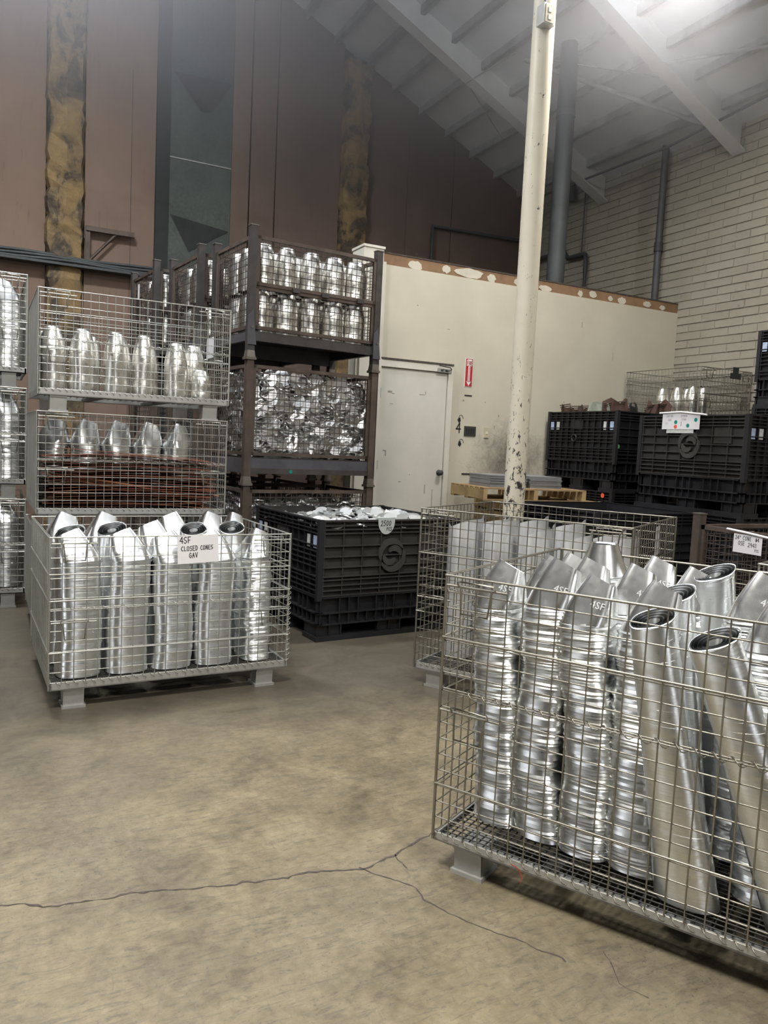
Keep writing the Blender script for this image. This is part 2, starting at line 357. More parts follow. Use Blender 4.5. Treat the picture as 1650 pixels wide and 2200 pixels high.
# wall marks and fittings
m = MB(); write(m, '4', 4.685, 1.60, .11, .014, WY-.0015); m.build('painted_number', 'ink', wall_back)['label'] = 'black number 4 painted beside the door'
for hx, hz, k in ((4.72, 1.74, 1), (4.74, 1.47, 2)):
    m = MB(); n = 12; ring = [(hx+.022*math.cos(6.283*j/n)*rnd.uniform(.6, 1.3), WY-.001, hz+.03*math.sin(6.283*j/n)*rnd.uniform(.6, 1.3)) for j in range(n)]; m.add(ring, [tuple(range(n))])
    ring2 = [(hx+.02+.03*math.cos(6.283*j/n), hz+.012+.045*math.sin(6.283*j/n)) for j in range(n)]
    m.tube([(a, WY-.002, b) for a, b in ring2[:9]], .003, 4); m.build('wall_hole', 'ink', wall_back)
m = MB(); m.box((4.77, WY-.004, 2.012), (4.87, WY, 2.026)); m.build('slot', 'ink', wall_back)
m = MB(); m.box((4.79, WY-.006, 1.125), (5.06, WY, 1.14)); m.build('black_strip', 'ink', wall_back)
for (x0, z0, dx, dz) in [(5.62, 2.1, .05, .006), (5.66, 2.02, .012, .06), (6.4, 2.95, .008, .07), (6.93, 2.6, .006, .1), (4.1, 2.93, .02, .01), (4.5, 2.72, .03, .008), (5.25, 1.8, .012, .03), (5.2, 1.66, .01, .04), (5.05, 1.95, .012, .012), (4.75, 1.95, .02, .02), (6.2, 2.02, .008, .03)]:
    m = MB(); m.box((x0, WY-.001, z0), (x0+dx, WY, z0+dz)); m.build('scuff', 'scratch_mark', wall_back)
def screw_plate(name, label, cat, x0, x1, z0, z1, mat):
    t = thing(name, label, cat, ((x0+x1)/2, WY, (z0+z1)/2)); a, b = (x1-x0)/2, (z1-z0)/2; m = MB()
    m.hexa([(-a, 0, -b), (a, 0, -b), (a, -.001, b), (-a, 0, b), (-a+.006, -.012, -b+.006), (a-.006, -.012, -b+.006), (a-.006, -.012, b-.006), (-a+.006, -.012, b-.006)]) if False else m.box((-a, -.011, -b), (a, 0, b))
    m.build('plate', mat, t); return t, a, b
t, a, b = screw_plate('wall_control', 'black square control plate on the wall right of the door', 'wall plate', 4.79, 4.945, 1.565, 1.675, 'plate_black')
for k in range(4): m = MB(); m.box((-.055+k*.03, -.016, -.03), (-.04+k*.03, -.011, .03)); m.build('button', 'ink', t)
t, a, b = screw_plate('light_switch', 'yellowed blank switch plate on the wall right of the black control plate', 'switch', 5.06, 5.13, 1.555, 1.67, 'switch_plate')
m = MB(); m.box((-.008, -.018, -.015), (.008, -.011, .015)); m.build('toggle', 'trim_white', t)
# fire sign
t = thing('fire_sign', 'red and white vertical FIRE arrow sign on the wall above the scuffed plates', 'sign', (4.81, WY, 2.275))
m = MB(); m.box((-.052, -.004, -.16), (.052, 0, .16)); m.build('backing', 'sign_white', t)
m = MB(); m.box((-.046, -.006, -.154), (.046, -.004, .154)); m.build('red_panel', 'sign_red', t)
m = MB(); m.box((-.037, -.0075, .075), (.037, -.006, .137)); m.add([(-.037, -.0075, .137), (.037, -.0075, .137), (.022, -.0075, .147), (-.022, -.0075, .147)], [(0, 1, 2, 3)]); m.build('word_panel', 'sign_white', t)
m = MB(); write(m, 'FIRE', -.034, .086, .040, .0055, -.009, adv=.72, jit=0, squash=.95); m.build('word', 'sign_red', t)
m = MB(); m.box((-.013, -.0075, -.10), (.013, -.006, .07)); m.add([(-.034, -.0075, -.095), (0, -.0075, -.148), (.034, -.0075, -.095), (.013, -.0075, -.105), (-.013, -.0075, -.105)], [(0, 1, 2, 3, 4)]); m.build('arrow', 'sign_white', t)
m = MB(); m.box((-.003, -.0085, -.10), (.003, -.0075, .06)); m.build('arrow_line', 'sign_red', t)
# door
door = thing('door_1', 'plain cream steel door with dark knob and closer', 'door', (4.12, WY, 0)); del door['category']; door['kind'] = 'structure'
m = MB(); m.box((-.42, -.012, .01), (.40, .0, 2.235)); m.build('leaf', 'door_paint', door)
for a0, a1, z0, z1 in ((.41, .47, 0, 2.33), (-.47, -.43, 0, 2.33), (-.43, .41, 2.25, 2.33)):
    m = MB(); m.box((a0, -.03, z0), (a1, 0, z1)); m.build('frame', 'trim_white', door)
m = MB(); m.box((-.43, -.036, 2.325), (.47, 0, 2.345)); m.build('drip_edge', 'crack_dirt', door)
k = MB(); k.lathe([(.03, 0), (.032, .008), (.014, .012), (.014, .03), (.028, .038), (.031, .052), (.024, .066), (.0, .07)], 16, cap=False)
ko = k.build('knob', 'pipe_dark', door, (.355, -.012, 1.14), (R(90), 0, 0))
m = MB(); m.box((.26, -.04, 2.245), (.44, -.012, 2.285)); cl = m.build('closer', 'zinc_plate', door)
m = MB(); m.tube([(.44, -.04, 2.285), (.40, -.07, 2.30), (.27, -.05, 2.315)], .006, 5); m.box((.3, -.043, 2.255), (.33, -.04, 2.275)); m.box((.36, -.043, 2.255), (.39, -.04, 2.275)); m.build('arm', 'plate_black', cl)
for z in (.3, 1.15, 1.92): m = MB(); m.box((-.435, -.02, z), (-.415, -.008, z+.1)); m.build('hinge', 'zinc_plate', door)
for (x0, z0, dx, dz) in [(-.33, 1.98, .05, .02), (-.28, 1.97, .03, .008), (.06, 1.98, .07, .008), (.13, 1.99, .01, .03), (-.3, 1.86, .04, .006), (-.36, 1.35, .04, .015), (-.33, 1.3, .012, .05), (-.02, 1.1, .012, .012), (.18, .9, .01, .1), (-.15, 1.02, .03, .01), (.28, .55, .008, .4)]:
    m = MB(); m.box((x0, -.0128, z0), (x0+dx, -.012, z0+dz)); m.build('scratch', 'scratch_mark', door)

# far brown wall: separate upright panels, two foam-covered columns, a patched dark green panel
bw = bpy.data.objects.new('wall_far', None); COL.objects.link(bw); struct(bw); bw['label'] = 'tall brown panelled gable wall behind the racks'
def roof_z(x): return 5.45 + .46*(8-x)
def upright(name, x0, x1, y, mat, th=.06, z0=0.0):
    m = MB(); m.hexa([(x0, y, z0), (x1, y, z0), (x1, y+th, z0), (x0, y+th, z0), (x0, y, roof_z(x0)), (x1, y, roof_z(x1)), (x1, y+th, roof_z(x1)), (x0, y+th, roof_z(x0))]); return m.build(name, mat, bw)
m = MB(); m.hexa([(-9, BY+.06, 0), (8.2, BY+.06, 0), (8.2, BY+.2, 0), (-9, BY+.2, 0), (-9, BY+.06, roof_z(-9)), (8.2, BY+.06, roof_z(8.2)), (8.2, BY+.2, roof_z(8.2)), (-9, BY+.2, roof_z(-9))]); m.build('backing', 'green_dark', bw)
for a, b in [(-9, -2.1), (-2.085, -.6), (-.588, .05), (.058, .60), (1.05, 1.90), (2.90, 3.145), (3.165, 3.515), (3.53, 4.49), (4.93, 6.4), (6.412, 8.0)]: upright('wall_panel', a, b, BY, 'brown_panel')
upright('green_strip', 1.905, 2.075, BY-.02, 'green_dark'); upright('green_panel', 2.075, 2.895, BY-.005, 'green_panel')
m = MB(); m.add([(2.10, BY-.012, 6.1), (2.88, BY-.012, 6.12), (2.62, BY-.012, 5.70), (2.46, BY-.03, 5.68)], [(0, 3, 2, 1)]); m.add([(2.10, BY-.011, 4.30), (2.35, BY-.011, 3.85), (2.88, BY-.011, 4.2)], [(0, 1, 2)]); m.build('torn_flap', 'green_dark', bw)
m = MB(); m.box((2.08, BY-.014, 5.02), (2.89, BY-.005, 5.035)); m.build('panel_lap', 'plate_grey', bw)
rnd = random.Random(11)
for x0, x1 in ((.60, 1.05), (4.49, 4.93)):
    m = MB(); n = 60; rs = []
    for i in range(n+1):
        z = 2.2+ (roof_z(x1)-2.2)*i/n; e = [rnd.uniform(-.022, .022) for _ in range(4)]
        rs.append([(x0+e[0], BY+.02, z), (x0+.03+e[0], BY-.11+e[1], z), ((x0+x1)/2, BY-.14+e[2], z), (x1-.04+e[3], BY-.11+e[1], z), (x1+e[3], BY+.02, z)])
    m.rings(rs[::-1], False, close=False); m.box((x0, BY-.1, 0), (x1, BY, 2.2)); m.build('foam_column', 'foam_column', bw)
for xs in (.05, 1.6, 5.6): m = MB(); m.box((xs, BY-.002, 0), (xs+.006, BY, 6)); m.build('stain_streak', 'crack_dirt', bw)
# black cable tray, bracket and pipes on the far wall
t = thing('cable_tray', 'black cable run and ledge along the far brown wall', 'cable tray', (0, BY-.16, 3.42))
m = MB(); m.box((-4, -.04, 0), (2.2, .14, .03)); m.build('ledge', 'pipe_dark', t)
for q in range(3): m = MB(); m.tube([(-4+i*.31, -.01+.03*q, .05+.035*q+.012*math.sin(i*1.3+q)) for i in range(21)], .02, 6); m.build('cable', 'pipe_dark', t)
t = thing('wall_bracket', 'dark triangular steel bracket beside the left foam column', 'bracket', (1.08, BY-.06, 3.5))
m = MB(); m.box((-.03, -.04, 0), (.03, .0, .46)); m.build('upright', 'rack_rust', t); m = MB(); m.box((-.02, -.06, .40), (.56, 0, .46)); m.build('arm', 'rack_rust', t); m = MB(); m.tube([(.02, -.03, .04), (.34, -.03, .41)], .02, 4); m.build('strut', 'rack_rust', t)
t = thing('pipe_run', 'thin dark pipe bending along the dim far wall above the partition', 'pipe', (0, BY-.05, 0))
m = MB(); m.tube([(6.05, 0, 3.6), (6.05, 0, 4.8), (7.95, 0, 4.85)], .028, 8); m.build('pipe', 'pipe_dark', t)

# brick wall on the right, block by block
wr = bpy.data.objects.new('wall_right', None); COL.objects.link(wr); struct(wr); wr['label'] = 'cream painted brick side wall'
m = MB(); m.box((BX+.012, -9, 0), (BX+.3, BY+.1, 5.5)); m.build('mortar_bed', 'mortar', wr)
CH, CL = .1016, .4064
bm_ = MB(); g = .0045
x0, x1, y0, y1, z0, z1 = BX, BX+.02, g, CL-g, g, CH-g
bm_.add([(x0, y0+.004, z0+.004), (x0, y1-.004, z0+.004), (x0, y1-.004, z1-.004), (x0, y0+.004, z1-.004), (x1, y0-.002, z0-.002), (x1, y1+.002, z0-.002), (x1, y1+.002, z1+.002), (x0+.02, y0-.002, z1+.002)], [(0, 3, 2, 1), (0, 1, 5, 4), (1, 2, 6, 5), (2, 3, 7, 6), (3, 0, 4, 7)])
bme = bm_.mesh('brick', 'brick_paint'); rnd = random.Random(5)
rest = MB()
for row in range(54):
    for k in range(-6, 46):
        y = k*CL + (CL/2 if row % 2 else 0) - 6.2; z = row*CH
        if y+CL > BY: continue
        vis = (5.5 < y < 7.05 and z > 1.75) or (7.05 <= y and z > 3.35)
        dx = rnd.uniform(-.004, .003)
        if vis: obj('brick', bme, wr, (dx, y, z))
        else:
            rest.add([(p[0]+dx, p[1]+y, p[2]+z) for p in bm_.v], bm_.f)
tag(rest.build('brick_courses', 'brick_paint', wr), kind='stuff')

# walls beyond the viewer, each with a tall open dock doorway
simple('block_wall', (.20, .185, .165), .85, 0, .15, 2)
def doorway_wall(name, lab, P, a0, a1, d0, d1, dz, top):
    m = MB()
    for u0, u1, z0, z1 in ((a0, d0, 0, top), (d1, a1, 0, top), (d0, d1, dz, top)): m.box(P(u0, 0, z0), P(u1, .2, z1)) if P(u0, 0, 0)[0] <= P(u1, .2, 0)[0] else m.box(P(u1, .2, z0), P(u0, 0, z1))
    o = struct(m.build(name, 'block_wall')); o['label'] = lab
doorway_wall('wall_left', 'block wall on the far left with an open dock door', lambda u, d, z: (-8.0-d if d else -8.0, u, z) if False else (-8.2+d, u, z), -9, BY, -.4, 2.4, 4.2, 12.4)
doorway_wall('wall_near', 'block wall behind the viewer with an open dock door', lambda u, d, z: (u, -9.2+d, z), -8, 8, -2.6, -.2, 4.2, 12.4)
# roof: deck, sheets between the purlins, rafters, purlins
ce = bpy.data.objects.new('ceiling', None); COL.objects.link(ce); struct(ce); ce['label'] = 'sloping pale roof with purlins and rafters'
m = MB(); m.hexa([(-9, -9, roof_z(-9)), (8.3, -9, roof_z(8.3)), (8.3, BY+.3, roof_z(8.3)), (-9, BY+.3, roof_z(-9)), (-9, -9, roof_z(-9)+.1), (8.3, -9, roof_z(8.3)+.1), (8.3, BY+.3, roof_z(8.3)+.1), (-9, BY+.3, roof_z(-9)+.1)]); m.build('roof_deck', 'roof_white', ce)
px_ = [7.62-.47*i for i in range(20)]
for i, x in enumerate(px_):
    m = MB(); z = roof_z(x); m.box((x-.006, -2, z-.10), (x+.006, BY, z)); m.box((x-.006, -2, z-.105), (x+.055, BY, z-.093)); m.build('purlin', 'purlin_paint', ce)
for y in (8.95, 6.65, 4.35):
    m = MB(); xa, xb = 7.99, -4
    def sl(x0, x1, ya, yb, d0, d1): m.hexa([(x1, ya, roof_z(x1)-d1), (x0, ya, roof_z(x0)-d1), (x0, yb, roof_z(x0)-d1), (x1, yb, roof_z(x1)-d1), (x1, ya, roof_z(x1)-d0), (x0, ya, roof_z(x0)-d0), (x0, yb, roof_z(x0)-d0), (x1, yb, roof_z(x1)-d0)])
    sl(xa, xb, y-.008, y+.008, 0, .34); sl(xa, xb, y-.09, y+.09, .34, .36); m.build('rafter', 'roof_beam', ce)
m = MB(); m.tube([(6.62, 6.6, roof_z(6.62)-.32), (7.45, 4.9, roof_z(7.45)-.1)], .02, 6); m.tube([(5.9, 8.2, roof_z(5.9)-.16), (7.85, 6.7, roof_z(7.85)-.2)], .03, 6); m.build('brace_rod', 'purlin_paint', ce)
for a, b in (((5.3, 8.95, 6.4), (6.6, 9.6, 5.9)), ((5.9, 8.0, 6.2), (6.9, 6.7, 5.7)), ((5.55, 9.0, 6.2), (5.75, 8.2, 6.3))):
    m = MB(); m.tube([a, b], .009, 4); m.build('hanger_wire', 'purlin_paint', ce)
t = thing('roof_conduit', 'thin dark conduit slung under the roof near the brick wall', 'conduit', (0, 0, 0)); m = MB(); m.tube([(7.55, 10.2, 5.35), (7.6, 7.4, 5.33), (7.55, 5.0, 5.5)], .018, 6); m.build('pipe', 'conduit', t)
t = thing('brick_wall_pipe', 'dark vertical drain pipe strapped to the brick wall', 'pipe', (BX-.09, 7.74, 3.3))
m = MB(); m.tube([(0, 0, 0), (0, 0, 2.25)], .045, 12); m.build('pipe', 'conduit', t); m = MB(); m.tube([(0, 0, .85), (0, 0, .97)], .058, 12); m.tube([(-.02, 0, .91), (.09, .1, .88)], .012, 5); m.build('coupling', 'pipe_dark', t)
t = thing('vent_pipe', 'thick dark grey vertical pipe rising behind the partition wall to the roof', 'pipe', (6.17, 7.68, 3.0))
m = MB(); m.tube([(0, 0, 0), (0, 0, 3.3)], .108, 20); m.build('pipe', 'pipe_dark', t); m = MB(); m.tube([(0, 0, 2.45), (0, 0, 2.52)], .114, 20); m.build('collar', 'conduit', t)
t = thing('gas_pipe', 'thin black pipe with bends in the brick corner', 'pipe', (BX-.07, 0, 0))
m = MB(); m.tube([(0, 10.4, 4.54), (0, 9.69, 4.54), (0, 9.60, 4.42), (0, 9.2, 4.40), (0, 9.18, 4.30), (0, 9.18, 3.45)], .035, 8); m.build('pipe', 'pipe_dark', t); m = MB(); m.tube([(0, 9.29, 5.6), (0, 9.29, 4.42)], .012, 5); m.build('rod', 'conduit', t)
t = thing('hook_pipe', 'short hooked dark pipe end high beside the thick vent pipe', 'pipe', (BX-.1, 9.55, 5.25))
m = MB(); m.tube([(0, -.0, 0), (0, 0, .26), (0, .05, .36), (0, .15, .38), (0, .22, .30)], .05, 8); m.build('pipe', 'pipe_dark', t)

# the round steel post with chipped paint
t = thing('steel_post', 'cream round steel post with chipped black scars near its foot', 'post', (3.9, 5.2, 0))
m = MB(); m.tube([(0, 0, .012), (0, 0, 1.2), (0, 0, 2.5), (0, 0, roof_z(3.9)-.02)], .088, 28); m.build('shaft', 'post_paint', t)
m = MB(); m.box((-.16, -.16, 0), (.16, .16, .012)); m.build('base_plate', 'pipe_dark', t)
t = thing('outlet_box', 'small grey outlet box with two sockets strapped high on the cream post', 'outlet', (3.86, 5.115, 4.72))
m = MB(); m.box((-.075, -.06, 0), (.035, .03, .15)); bx_ = m.build('box', 'zinc_plate', t)
m = MB(); m.box((-.06, -.064, .01), (.02, -.06, .14)); fp = m.build('face_plate', 'switch_plate', bx_)
for z in (.03, .085): m = MB(); m.box((-.035, -.068, z), (-.005, -.064, z+.035)); m.build('socket', 'trim_white', t)
m = MB(); m.tube([(-.03, -.01, .15), (-.03, -.01, 2.2)], .012, 8); m.build('conduit', 'conduit', t)

# lamps over the floor
for i, (loc, power, rz) in enumerate(LAMPS):
    t = thing('high_bay_lamp', ['lamp nearest the viewer', 'lamp over the black bins', 'lamp hung highest, over the racks', 'lamp on the right side', 'lamp behind the viewer'][i] + ', long white high bay fixture', 'lamp', loc, R(rz))
    m = MB(); m.box((-.65, -.25, 0), (.65, .25, .05)); m.box((-.6, -.1, .05), (.6, .1, .12)); m.build('housing', 'lamp_housing', t)
    for s in (-.5, .5): m = MB(); m.tube([(s, 0, .12), (s, 0, roof_z(loc[0]+s)-loc[2])], .006, 4); m.build('hanger', 'conduit', t)

# ------------------------------------------------------------------ containers
def grid_panel(w, z0, z1, pu, pz, r, rails=(), axis='x', n=4, off=0.0, rr=None):
    """wire grid in the plane axis-z, starting at 0; rails are heights with a thicker wire"""
    m = MB(); P = (lambda u, d, z: (u, d, z)) if axis == 'x' else (lambda u, d, z: (d, u, z))
    nu = max(1, round(w/pu)); nz = max(1, round((z1-z0)/pz))
    for i in range(nu+1): u = w*i/nu; m.tube([P(u, off-r, z0), P(u, off-r, z1)], r, n, True, False)
    for k in range(nz+1):
        z = z0+(z1-z0)*k/nz; m.tube([P(0, off+r, z), P(w, off+r, z)], r, n, True, False)
    for z in rails: m.tube([P(-.004, off-2.6*r, z), P(w+.004, off-2.6*r, z)], rr or r*1.6, 6, True, True)
    return m
def coil(p0, p1, turns, rad, r):
    m = MB(); a, b = Vector(p0), Vector(p1); d = (b-a).normalized(); u = d.cross(Vector((0, 0, 1)) if abs(d.z) < .9 else Vector((0, 1, 0))).normalized(); v = d.cross(u); N = turns*8
    m.tube([a+(b-a)*(i/N)+u*(rad*math.cos(i*math.pi/4))+v*(rad*math.sin(i*math.pi/4)) for i in range(N+1)], r, 4, True, False); return m
def latch(mb, x, z, y, s=1, r=.004, w=.16, drop=.085):
    mb.tube([(x-.015*s, y, z), (x+w*1.25*s, y, z)], r*1.1, 6)
    mb.tube([(x+.03*s, y-.004, z), (x+.03*s, y-.012, z+.018), (x+w*s, y-.012, z+.018), (x+w*s, y-.004, z)], r, 5)
    mb.tube([(x+.04*s, y-.006, z), (x+.048*s, y-.014, z-drop), (x+(w-.018)*s, y-.014, z-drop), (x+(w-.01)*s, y-.006, z)], r, 5)
def foot_mesh(hf, wd=.10, dp=.09):
    m = MB(); t = .006
    for s in (0, 1):      # two bent side plates and a sole
        x = s*(wd-t); m.hexa([(x, 0, .012), (x+t, 0, .012), (x+t, dp, .012), (x, dp, .012), (x, -.01, hf), (x+t, -.01, hf), (x+t, dp+.01, hf), (x, dp+.01, hf)])
    m.hexa([(-.008, -.016, 0), (wd+.008, -.016, 0), (wd+.008, dp+.016, 0), (-.008, dp+.016, 0), (-.008, -.016, .014), (wd+.008, -.016, .014), (wd+.008, dp+.016, .014), (-.008, dp+.016, .014)])
    m.hexa([(0, -.004, .012), (wd, -.004, .012), (wd, .004, .012), (0, .004, .012), (0, -.012, hf), (wd, -.012, hf), (wd, -.004, hf), (0, -.004, hf)])
    m.box((0, -.02, hf-.01), (wd, dp+.02, hf)); return m
def basket(label, F, w=1.22, d=1.02, h=.78, foot=.11, split=.5, mat='wire_pale', plate='zinc_plate', r=.0028, pu=.0508, pz=.0508, rails=None, n=4, sides=True, group=None, latches=True, solid_left=False, coil_right=True, name='wire_basket', tray_mat='zinc_plate', rail=.04):
    t = thing(name, label, 'basket', F.loc(), F.a, group); zb = foot+rail; zt = h; zs = zb+(zt-zb)*split
    m = MB(); e = .045
    for a, b in (((0, 0, foot), (w, .012, zb)), ((0, d-.012, foot), (w, d, zb)), ((0, 0, foot), (.012, d, zb)), ((w-.012, 0, foot), (w, d, zb)), ((0, 0, foot), (w, .06, foot+.006)), ((0, d-.06, foot), (w, d, foot+.006))): m.box(a, b)
    m.build('base_frame', tray_mat, t)
    for q in (.3, .66): m = MB(); m.box((q*w, .015, foot), (q*w+.05, d-.015, foot+rail*.5)); m.build('stringer', 'tray_dark', t)
    m = MB(); k = .0254 if n > 4 else .045
    for i in range(int(d/k)): m.tube([(0.01, .015+i*k, zb-.006), (w-.01, .015+i*k, zb-.006)], r*1.1, 4, True, False)
    for i in range(int(w/k)): m.tube([(.015+i*k, .01, zb-.011), (.015+i*k, d-.01, zb-.011)], r*1.1, 4, True, False)
    m.build('base_mesh', 'tray_dark', t)
    fm = foot_mesh(foot).mesh('foot', plate)
    for fx, fy in ((.07, .03), (w-.17, .03), (.07, d-.12), (w-.17, d-.12)): obj('foot', fm, t, (fx, fy, 0))
    rl = rails or [zt, zb+(zt-zb)*.25]
    grid_panel(w, zb, zs, pu, pz, r, [z for z in rl if z <= zs], n=n).build('front_panel', mat, t)
    grid_panel(w, zs+.008, zt, pu, pz, r, [z for z in rl if z > zs], n=n).build('drop_gate', mat, t)
    grid_panel(w, zb, zt, pu, pz, r, rl, n=4).build('back_panel', mat, t, (0, d, 0))
    for x in (0, w): grid_panel(d, zb, zt, pu, pz, r, rl, axis='y', n=n if x == 0 else 4).build('side_panel', mat, t, (x, 0, 0))
    coil((.06, -.004, zs+.004), (w-.03, -.004, zs+.004), 23, .011, r*.8).build('hinge_coil', mat, t)
    coil((0, -.002, zb-.004), (w, -.002, zb-.004), 30, .010, r*.75).build('base_coil', mat, t)
    if coil_right: coil((w+.004, 0, zb), (w+.004, 0, zb+(zt-zb)*.6), 15, .014, r*.8).build('corner_coil', mat, t)
    for x in (-.003, w+.003):
        for y in (-.004, d+.004): m = MB(); m.tube([(x, y, foot+.005), (x, y, zt+.004)], r*1.9, 6); m.build('corner_post', mat, t)
    if latches:
        for x, s in ((.02, 1), (w-.02, -1)):
            for z in (zt-.03, zs-.06): m = MB(); latch(m, x, z, -.014, s, r*1.6); m.build('latch', mat, t)
    if solid_left:
        zz = [zb, zb+(zt-zb)*.32, zb+(zt-zb)*.68, zt-.01]
        for a, b in zip(zz, zz[1:]): m = MB(); m.box((.008, .01, a+.002), (.012, d-.01, b-.002)); m.build('liner_plate', 'plate_grey', t)
    return t

def bin_wall(w, h, zb, ribs_x, rows, th=.035, rt=.008):
    """outer face at y=0 looking to -y; plate recessed behind a grid of ribs"""
    m = MB(); m.box((0, th*.75, zb), (w, th, h)); m.box((0, 0, h-.012), (w, th, h))
    for z in rows: m.box((0, 0, z-rt/2), (w, th*.8, z+rt/2))
    for x in ribs_x: m.box((x-rt/2, .004, zb), (x+rt/2, th*.8, h-.012))
    return m
def swirl(mb, cx, cz, r, y):
    """round raised emblem: outer ring and two interlocked crescent arms"""
    n = 28
    def arc(r0, r1, a0, a1, ox=0, oz=0, k0=1., k1=1.):
        A = []; B = []
        for i in range(15):
            t = i/14; a = a0+(a1-a0)*t; wdt = math.sin(math.pi*t)**.6 if k0 < 1 else 1
            ra = (r0+r1)/2-(r1-r0)/2*wdt; rb = (r0+r1)/2+(r1-r0)/2*wdt
            A.append((cx+ox+ra*math.cos(a), cz+oz+ra*math.sin(a))); B.append((cx+ox+rb*math.cos(a), cz+oz+rb*math.sin(a)))
        mb.rings([[(p[0], y, p[1]) for p in A], [(p[0], y, p[1]) for p in B]], False, False)
        mb.rings([[(p[0], y+.02, p[1]) for p in A], [(p[0], y, p[1]) for p in A]], False, False); mb.rings([[(p[0], y, p[1]) for p in B], [(p[0], y+.02, p[1]) for p in B]], False, False)
    arc(r*.66, r*1.02, R(25), R(205), k0=.5); arc(r*.66, r*1.02, R(205), R(385), k0=.5)
    arc(r*.22, r*.58, R(-10), R(160), ox=r*.16, oz=r*.02, k0=.5); arc(r*.22, r*.58, R(170), R(340), ox=-r*.16, oz=-r*.02, k0=.5)
def bulk_bin(label, F, w=1.22, d=1.14, h=.87, dusty=True, group=None, emblem='front', tags='left'):
    t = thing('plastic_bin', label, 'bin', F.loc(), F.a, group); pm = 'black_plastic'; dm = 'black_plastic_dusty' if dusty else 'black_plastic'
    zf, zb = .12*h/.87, .315*h/.87
    base_ = MB()
    def ring_rib(z, rt=.010):
        base_.box((0, 0, z-rt/2), (w, .05, z+rt/2)); base_.box((0, d-.05, z-rt/2), (w, d, z+rt/2)); base_.box((0, 0, z-rt/2), (.05, d, z+rt/2)); base_.box((w-.05, 0, z-rt/2), (w, d, z+rt/2))
    base_.box((.05, .05, zf), (w-.05, d-.05, zf+.03)); base_.box((.04, .04, zf), (w-.04, .055, zb)); base_.box((.04, d-.055, zf), (w-.04, d-.04, zb)); base_.box((.04, .04, zf), (.055, d-.04, zb)); base_.box((w-.055, .04, zf), (w-.04, d-.04, zb))
    for z in (zf, zf+(zb-zf)*.42, zb): ring_rib(z)
    for L, ax in ((w, 0), (d, 1)):
        nn = 15
        for i in range(nn+1):
            u = .03+(L-.06)*i/nn
            for side in (0, 1):
                D = d if ax == 0 else w; a, b = (0.004, .045) if side == 0 else (D-.045, D-.004); z1 = zb if i % 2 == 0 else (zf+(zb-zf)*(.42 if i % 4 == 1 else 1))
                z0 = zf
                base_.box(*(((u-.004, a, z0), (u+.004, b, z1)) if ax == 0 else ((a, u-.004, z0), (b, u+.004, z1))))
    base_.build('base', pm, t)
    for ix in (0, 1, 2):
        for iy in (0, 1, 2):
            fx = (0.01, w/2-.09, w-.21)[ix]; fy = (.01, d/2-.09, d-.21)[iy]
            m = MB(); m.box((fx, fy, .03), (fx+.006, fy+.2, zf)); m.box((fx+.19, fy, .03), (fx+.2, fy+.2, zf)); m.box((fx, fy+.02, .03), (fx+.2, fy+.03, zf)); m.box((fx, fy+.17, .03), (fx+.2, fy+.18, zf)); m.box((fx+.095, fy, .03), (fx+.103, fy+.2, zf)); m.build('foot', pm, t)
    for iy in (0, 1, 2):
        fy = (.0, d/2-.1, d-.22)[iy]; m = MB(); m.box((0, fy, 0), (w, fy+.22, .035)); m.build('skid', pm, t)
    # walls
    cells = [h-.04, h-.068, h-.096, h-.185, h-.262, h-.338, h-.405, h-.43]; z = zb+.07
    rows = [q for q in cells if q > zb+.05] + [zb+.012, zb+.05, zb+.085]
    fx = [.0+.16*w/1.22*i for i in range(1, 8) if abs(.16*i-.64) > .05 or True]; fx = [w*q for q in (.035, .16, .29, .42, .56, .70, .84, .965)]
    lx = [d*q for q in (.04, .13, .22, .31, .40, .50, .60, .69, .78, .87, .96)]
    lrows = rows + [h-.225, h-.30]
    wf = bin_wall(w, h, zb, fx, rows).mesh('wall', dm); wl = bin_wall(d, h, zb, lx, lrows).mesh('wall', dm if F.a == 0 and dusty == 2 else pm)
    obj('wall', wf, t, (0, 0, 0)); obj('wall', wf, t, (w, d, 0), (0, 0, math.pi)); left = obj('wall', wl, t, (0, d, 0), (0, 0, -math.pi/2)); obj('wall', wl, t, (w, 0, 0), (0, 0, math.pi/2))
    for x in (0, w-.03):
        for y in (0, d-.03): m = MB(); m.box((x-.004, y-.004, zb-.02), (x+.034, y+.034, h+.004)); m.build('corner_post', pm, t)
    def on(face, u):   # place a flat part on a face: returns loc, rotation
        return {'front': ((u, 0, 0), (0, 0, 0)), 'left': ((0, d-u, 0), (0, 0, -math.pi/2)), 'right': ((w, u, 0), (0, 0, math.pi/2)), 'back': ((w-u, d, 0), (0, 0, math.pi))}[face]
    if emblem:
        L = w if emblem in ('front', 'back') else d; lo, ro = on(emblem, L*.5)
        m = MB(); swirl(m, 0, h-.265, .125, -.004); m.build('emblem', 'emblem_plastic', t, lo, ro)
        m = MB(); m.box((.26, .008, h-.25), (.44, .03, h-.11)); m.build('card_holder', dm, t, lo, ro)
    if tags:
        L = w if tags in ('front', 'back') else d
        for u, mt, ww in ((.075, 'label_blue', .052), (.175, 'label_white', .052), (L-.19, 'label_white', .04), (L-.085, 'label_blue', .052)):
            lo, ro = on(tags, u); m = MB(); m.box((-ww/2, .006, h-.205), (ww/2, .012, h-.115)); m.build('label_card', mt, t, lo, ro)
        lo, ro = on(tags, L*.42); m = MB(); m.lathe([(.045, 0), (.045, .012), (.03, .012), (.03, .0)], 16, cap=False); q = m.build('round_boss', pm, t, (lo[0], lo[1], h-.30), (R(90), 0, ro[2])); 
        lo, ro = on(tags, L*.44); m = MB(); m.box((-.10, .006, h-.20), (.10, .03, h-.10)); m.build('card_holder', dm, t, lo, ro)
    return t

